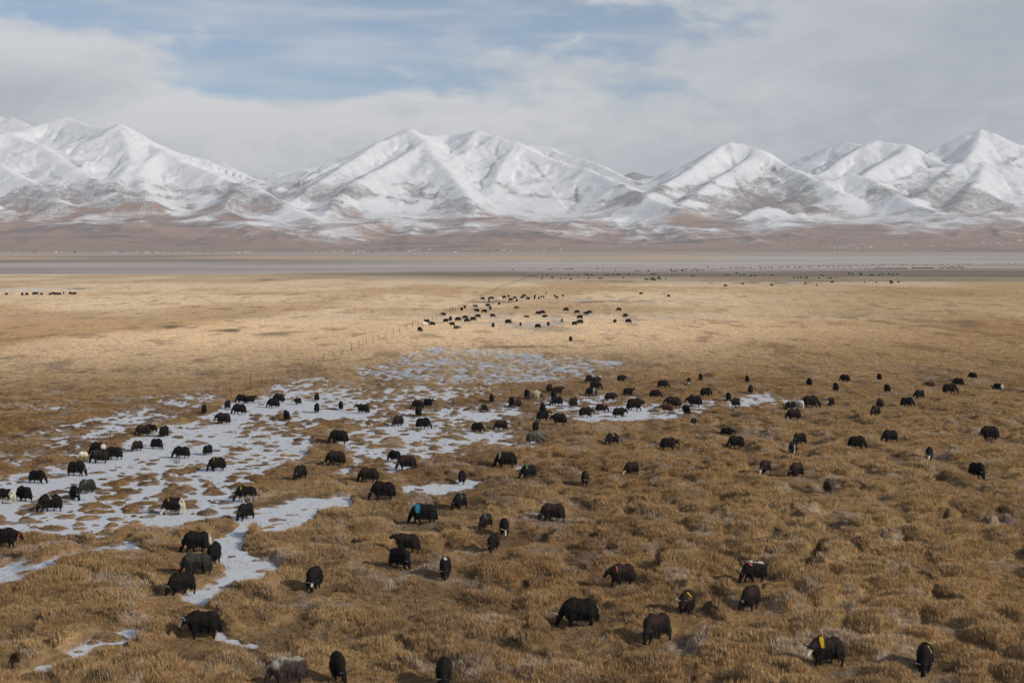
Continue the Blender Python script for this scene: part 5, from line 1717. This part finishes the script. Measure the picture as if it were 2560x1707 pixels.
FAR_C = T7([(8, 61), (210, 57), (345, 56), (375, 58), (500, 53), (515, 53), (535, 54), (557, 54), (573, 53), (800, 52), (818, 49), (863, 49), (980, 50), (1087, 47), (985, 75), (1180, 74), (1207, 73), (1293, 73), (200, 131), (224, 124), (293, 118), (330, 117), (283, 145), (380, 139), (464, 149), (502, 140), (557, 151),
            (538, 113), (632, 114), (627, 137), (700, 106), (722, 112), (757, 113), (883, 112), (910, 108), (963, 109), (990, 109), (1015, 107), (1062, 106), (1105, 108), (1155, 103), (724, 144), (825, 145), (848, 145), (1050, 139), (1325, 106), (1345, 104), (1365, 102), (1270, 153), (1287, 158), (1312, 150), (1333, 162), (1338, 146), (1358, 159), (1385, 145), (1396, 131), (1400, 151), (1458, 151), (1515, 121), (1710, 123)])
FAR_B = T7([(1505, 59), (1512, 73), (1535, 74), (1552, 71), (1568, 61), (1605, 71), (1615, 59), (1618, 69), (1645, 71), (1650, 56), (1710, 67), (1750, 66), (1770, 66), (1803, 67), (1732, 53), (1855, 38), (1895, 63)]) + \
    T6([(10, 101), (82, 94), (124, 96), (150, 95), (172, 94), (187, 97), (210, 94), (238, 96), (305, 88), (315, 96), (345, 95), (372, 92), (394, 90), (400, 94), (455, 89), (470, 91), (492, 86), (530, 88), (520, 91), (575, 86), (580, 95), (608, 94), (618, 88), (635, 93), (680, 89), (703, 87),
        (757, 89), (770, 84), (797, 79), (823, 86), (835, 86), (866, 81), (880, 96), (912, 83), (945, 84), (960, 97), (1003, 81), (995, 82), (1012, 95), (1043, 75), (1060, 81), (1085, 98), (1105, 81), (1133, 81), (1165, 85), (1175, 75)])
FAR_X = T6([(910, 97), (1120, 102), (1150, 103), (1183, 107), (1228, 79), (1253, 72), (1268, 77), (1337, 71), (1408, 71), (1440, 71), (1490, 75), (1592, 73), (1702, 72), (1720, 69), (1755, 68), (1836, 69), (1884, 67), (1912, 68), (1930, 67), (2050, 68), (2115, 70), (2132, 64), (2168, 67),
            (2195, 63), (2230, 66), (2247, 71), (2280, 66), (2325, 64)] + [(1200 + i * 9.5, 101 + 2 * math.sin(i * 2.1)) for i in range(26)] + [(1485 + i * 9.5, 97 + 2 * math.sin(i * 1.7)) for i in range(18)] + [(1695 + i * 11.0, 93 + 3 * math.sin(i * 1.3)) for i in range(18)])
rfar = random.Random(23)


def far_yak(px, py, label, group):
    r = rfar
    kind = r.choice(('graze', 'graze', 'mid'))
    x, y = at(px, py)
    o = link('yak', body_mesh((kind, 0, 0.35, 2), 'black', ''), label=label, cat='yak', group=group)
    o.location = (x, y, float(gz(x, y)[0]) - 0.03)
    o.rotation_euler = (0, 0, math.radians(r.choice((0, 180, 0, 180, 90, 270)) + r.uniform(-30, 30)))
    s = r.uniform(0.95, 1.25)
    o.scale = (s, s, s)


FAR_L.sort()
for i, (px, py) in enumerate(FAR_L):
    far_yak(px, py, 'tiny black yak, %s from the left in the row below the ice strip' % ORD[i], 'yaks in the row at the left')
FAR_N.sort()
for i, (px, py) in enumerate(FAR_N):
    far_yak(px, py, 'tiny black yak, %s from the left in the far golden grass' % ORD[i], 'yaks scattered on the far golden grass')
nleft = 298 - (len(NEAR) + 1 + len(mid) + len(FAR_L) + len(FAR_N) + len(FAR_M) + len(FAR_C))
rest = FAR_B + FAR_X
for lst, place in ((FAR_M, 'right half of the far marsh'), (FAR_C, 'middle of the far marsh'), (rest[:max(nleft, 0)], 'farthest row by the frozen flat')):
    for i, (px, py) in enumerate(sorted(lst)):
        far_yak(px, py, 'speck of a yak, %s from left in the %s' % (ORD[i], place), 'specks of yaks in the ' + place)
# the remaining specks, past three hundred, as one mass
bmr = bmesh.new()
src = body_mesh(('graze', 0, 0.35, 2), 'black', '')
for px, py in rest[max(nleft, 0):]:
    x, y = at(px, py)
    s = rfar.uniform(0.95, 1.3)
    n0 = len(bmr.verts)
    bmr.from_mesh(src)
    bmr.verts.ensure_lookup_table()
    bmesh.ops.transform(bmr, matrix=Matrix.Translation((x, y, float(gz(x, y)[0]) - 0.03)) @ Matrix.Rotation(rfar.choice((0, 3.14)) + rfar.uniform(-.5, .5), 4, 'Z') @ Matrix.Scale(s, 4), verts=bmr.verts[n0:])
fm = bpy.data.meshes.new('distant_yaks')
bmr.to_mesh(fm)
bmr.free()
fm.materials.append(m_coat)
link('distant_yaks', fm, kind='stuff')

# ------------------------------------------------------------------ thin air haze over the whole valley
HAZE = True
if HAZE:
    bm = bmesh.new()
    bmesh.ops.create_cube(bm, size=1.0, matrix=Matrix.Translation((0, 10800, 900)) @ Matrix.Diagonal((27000, 22200, 1804, 1)))
    hm = bpy.data.meshes.new('haze')
    bm.to_mesh(hm)
    bm.free()
    m_h, t = new_mat('haze')
    pv = t.n('ShaderNodeVolumePrincipled', ins={'Color': (0.93, 0.95, 1.0, 1), 'Density': 4.5e-5, 'Anisotropy': 0.0})
    o = t.n('ShaderNodeOutputMaterial')
    t.link(pv.outputs[0], o.inputs['Volume'])
    hm.materials.append(m_h)
    link('haze', hm, kind='stuff')
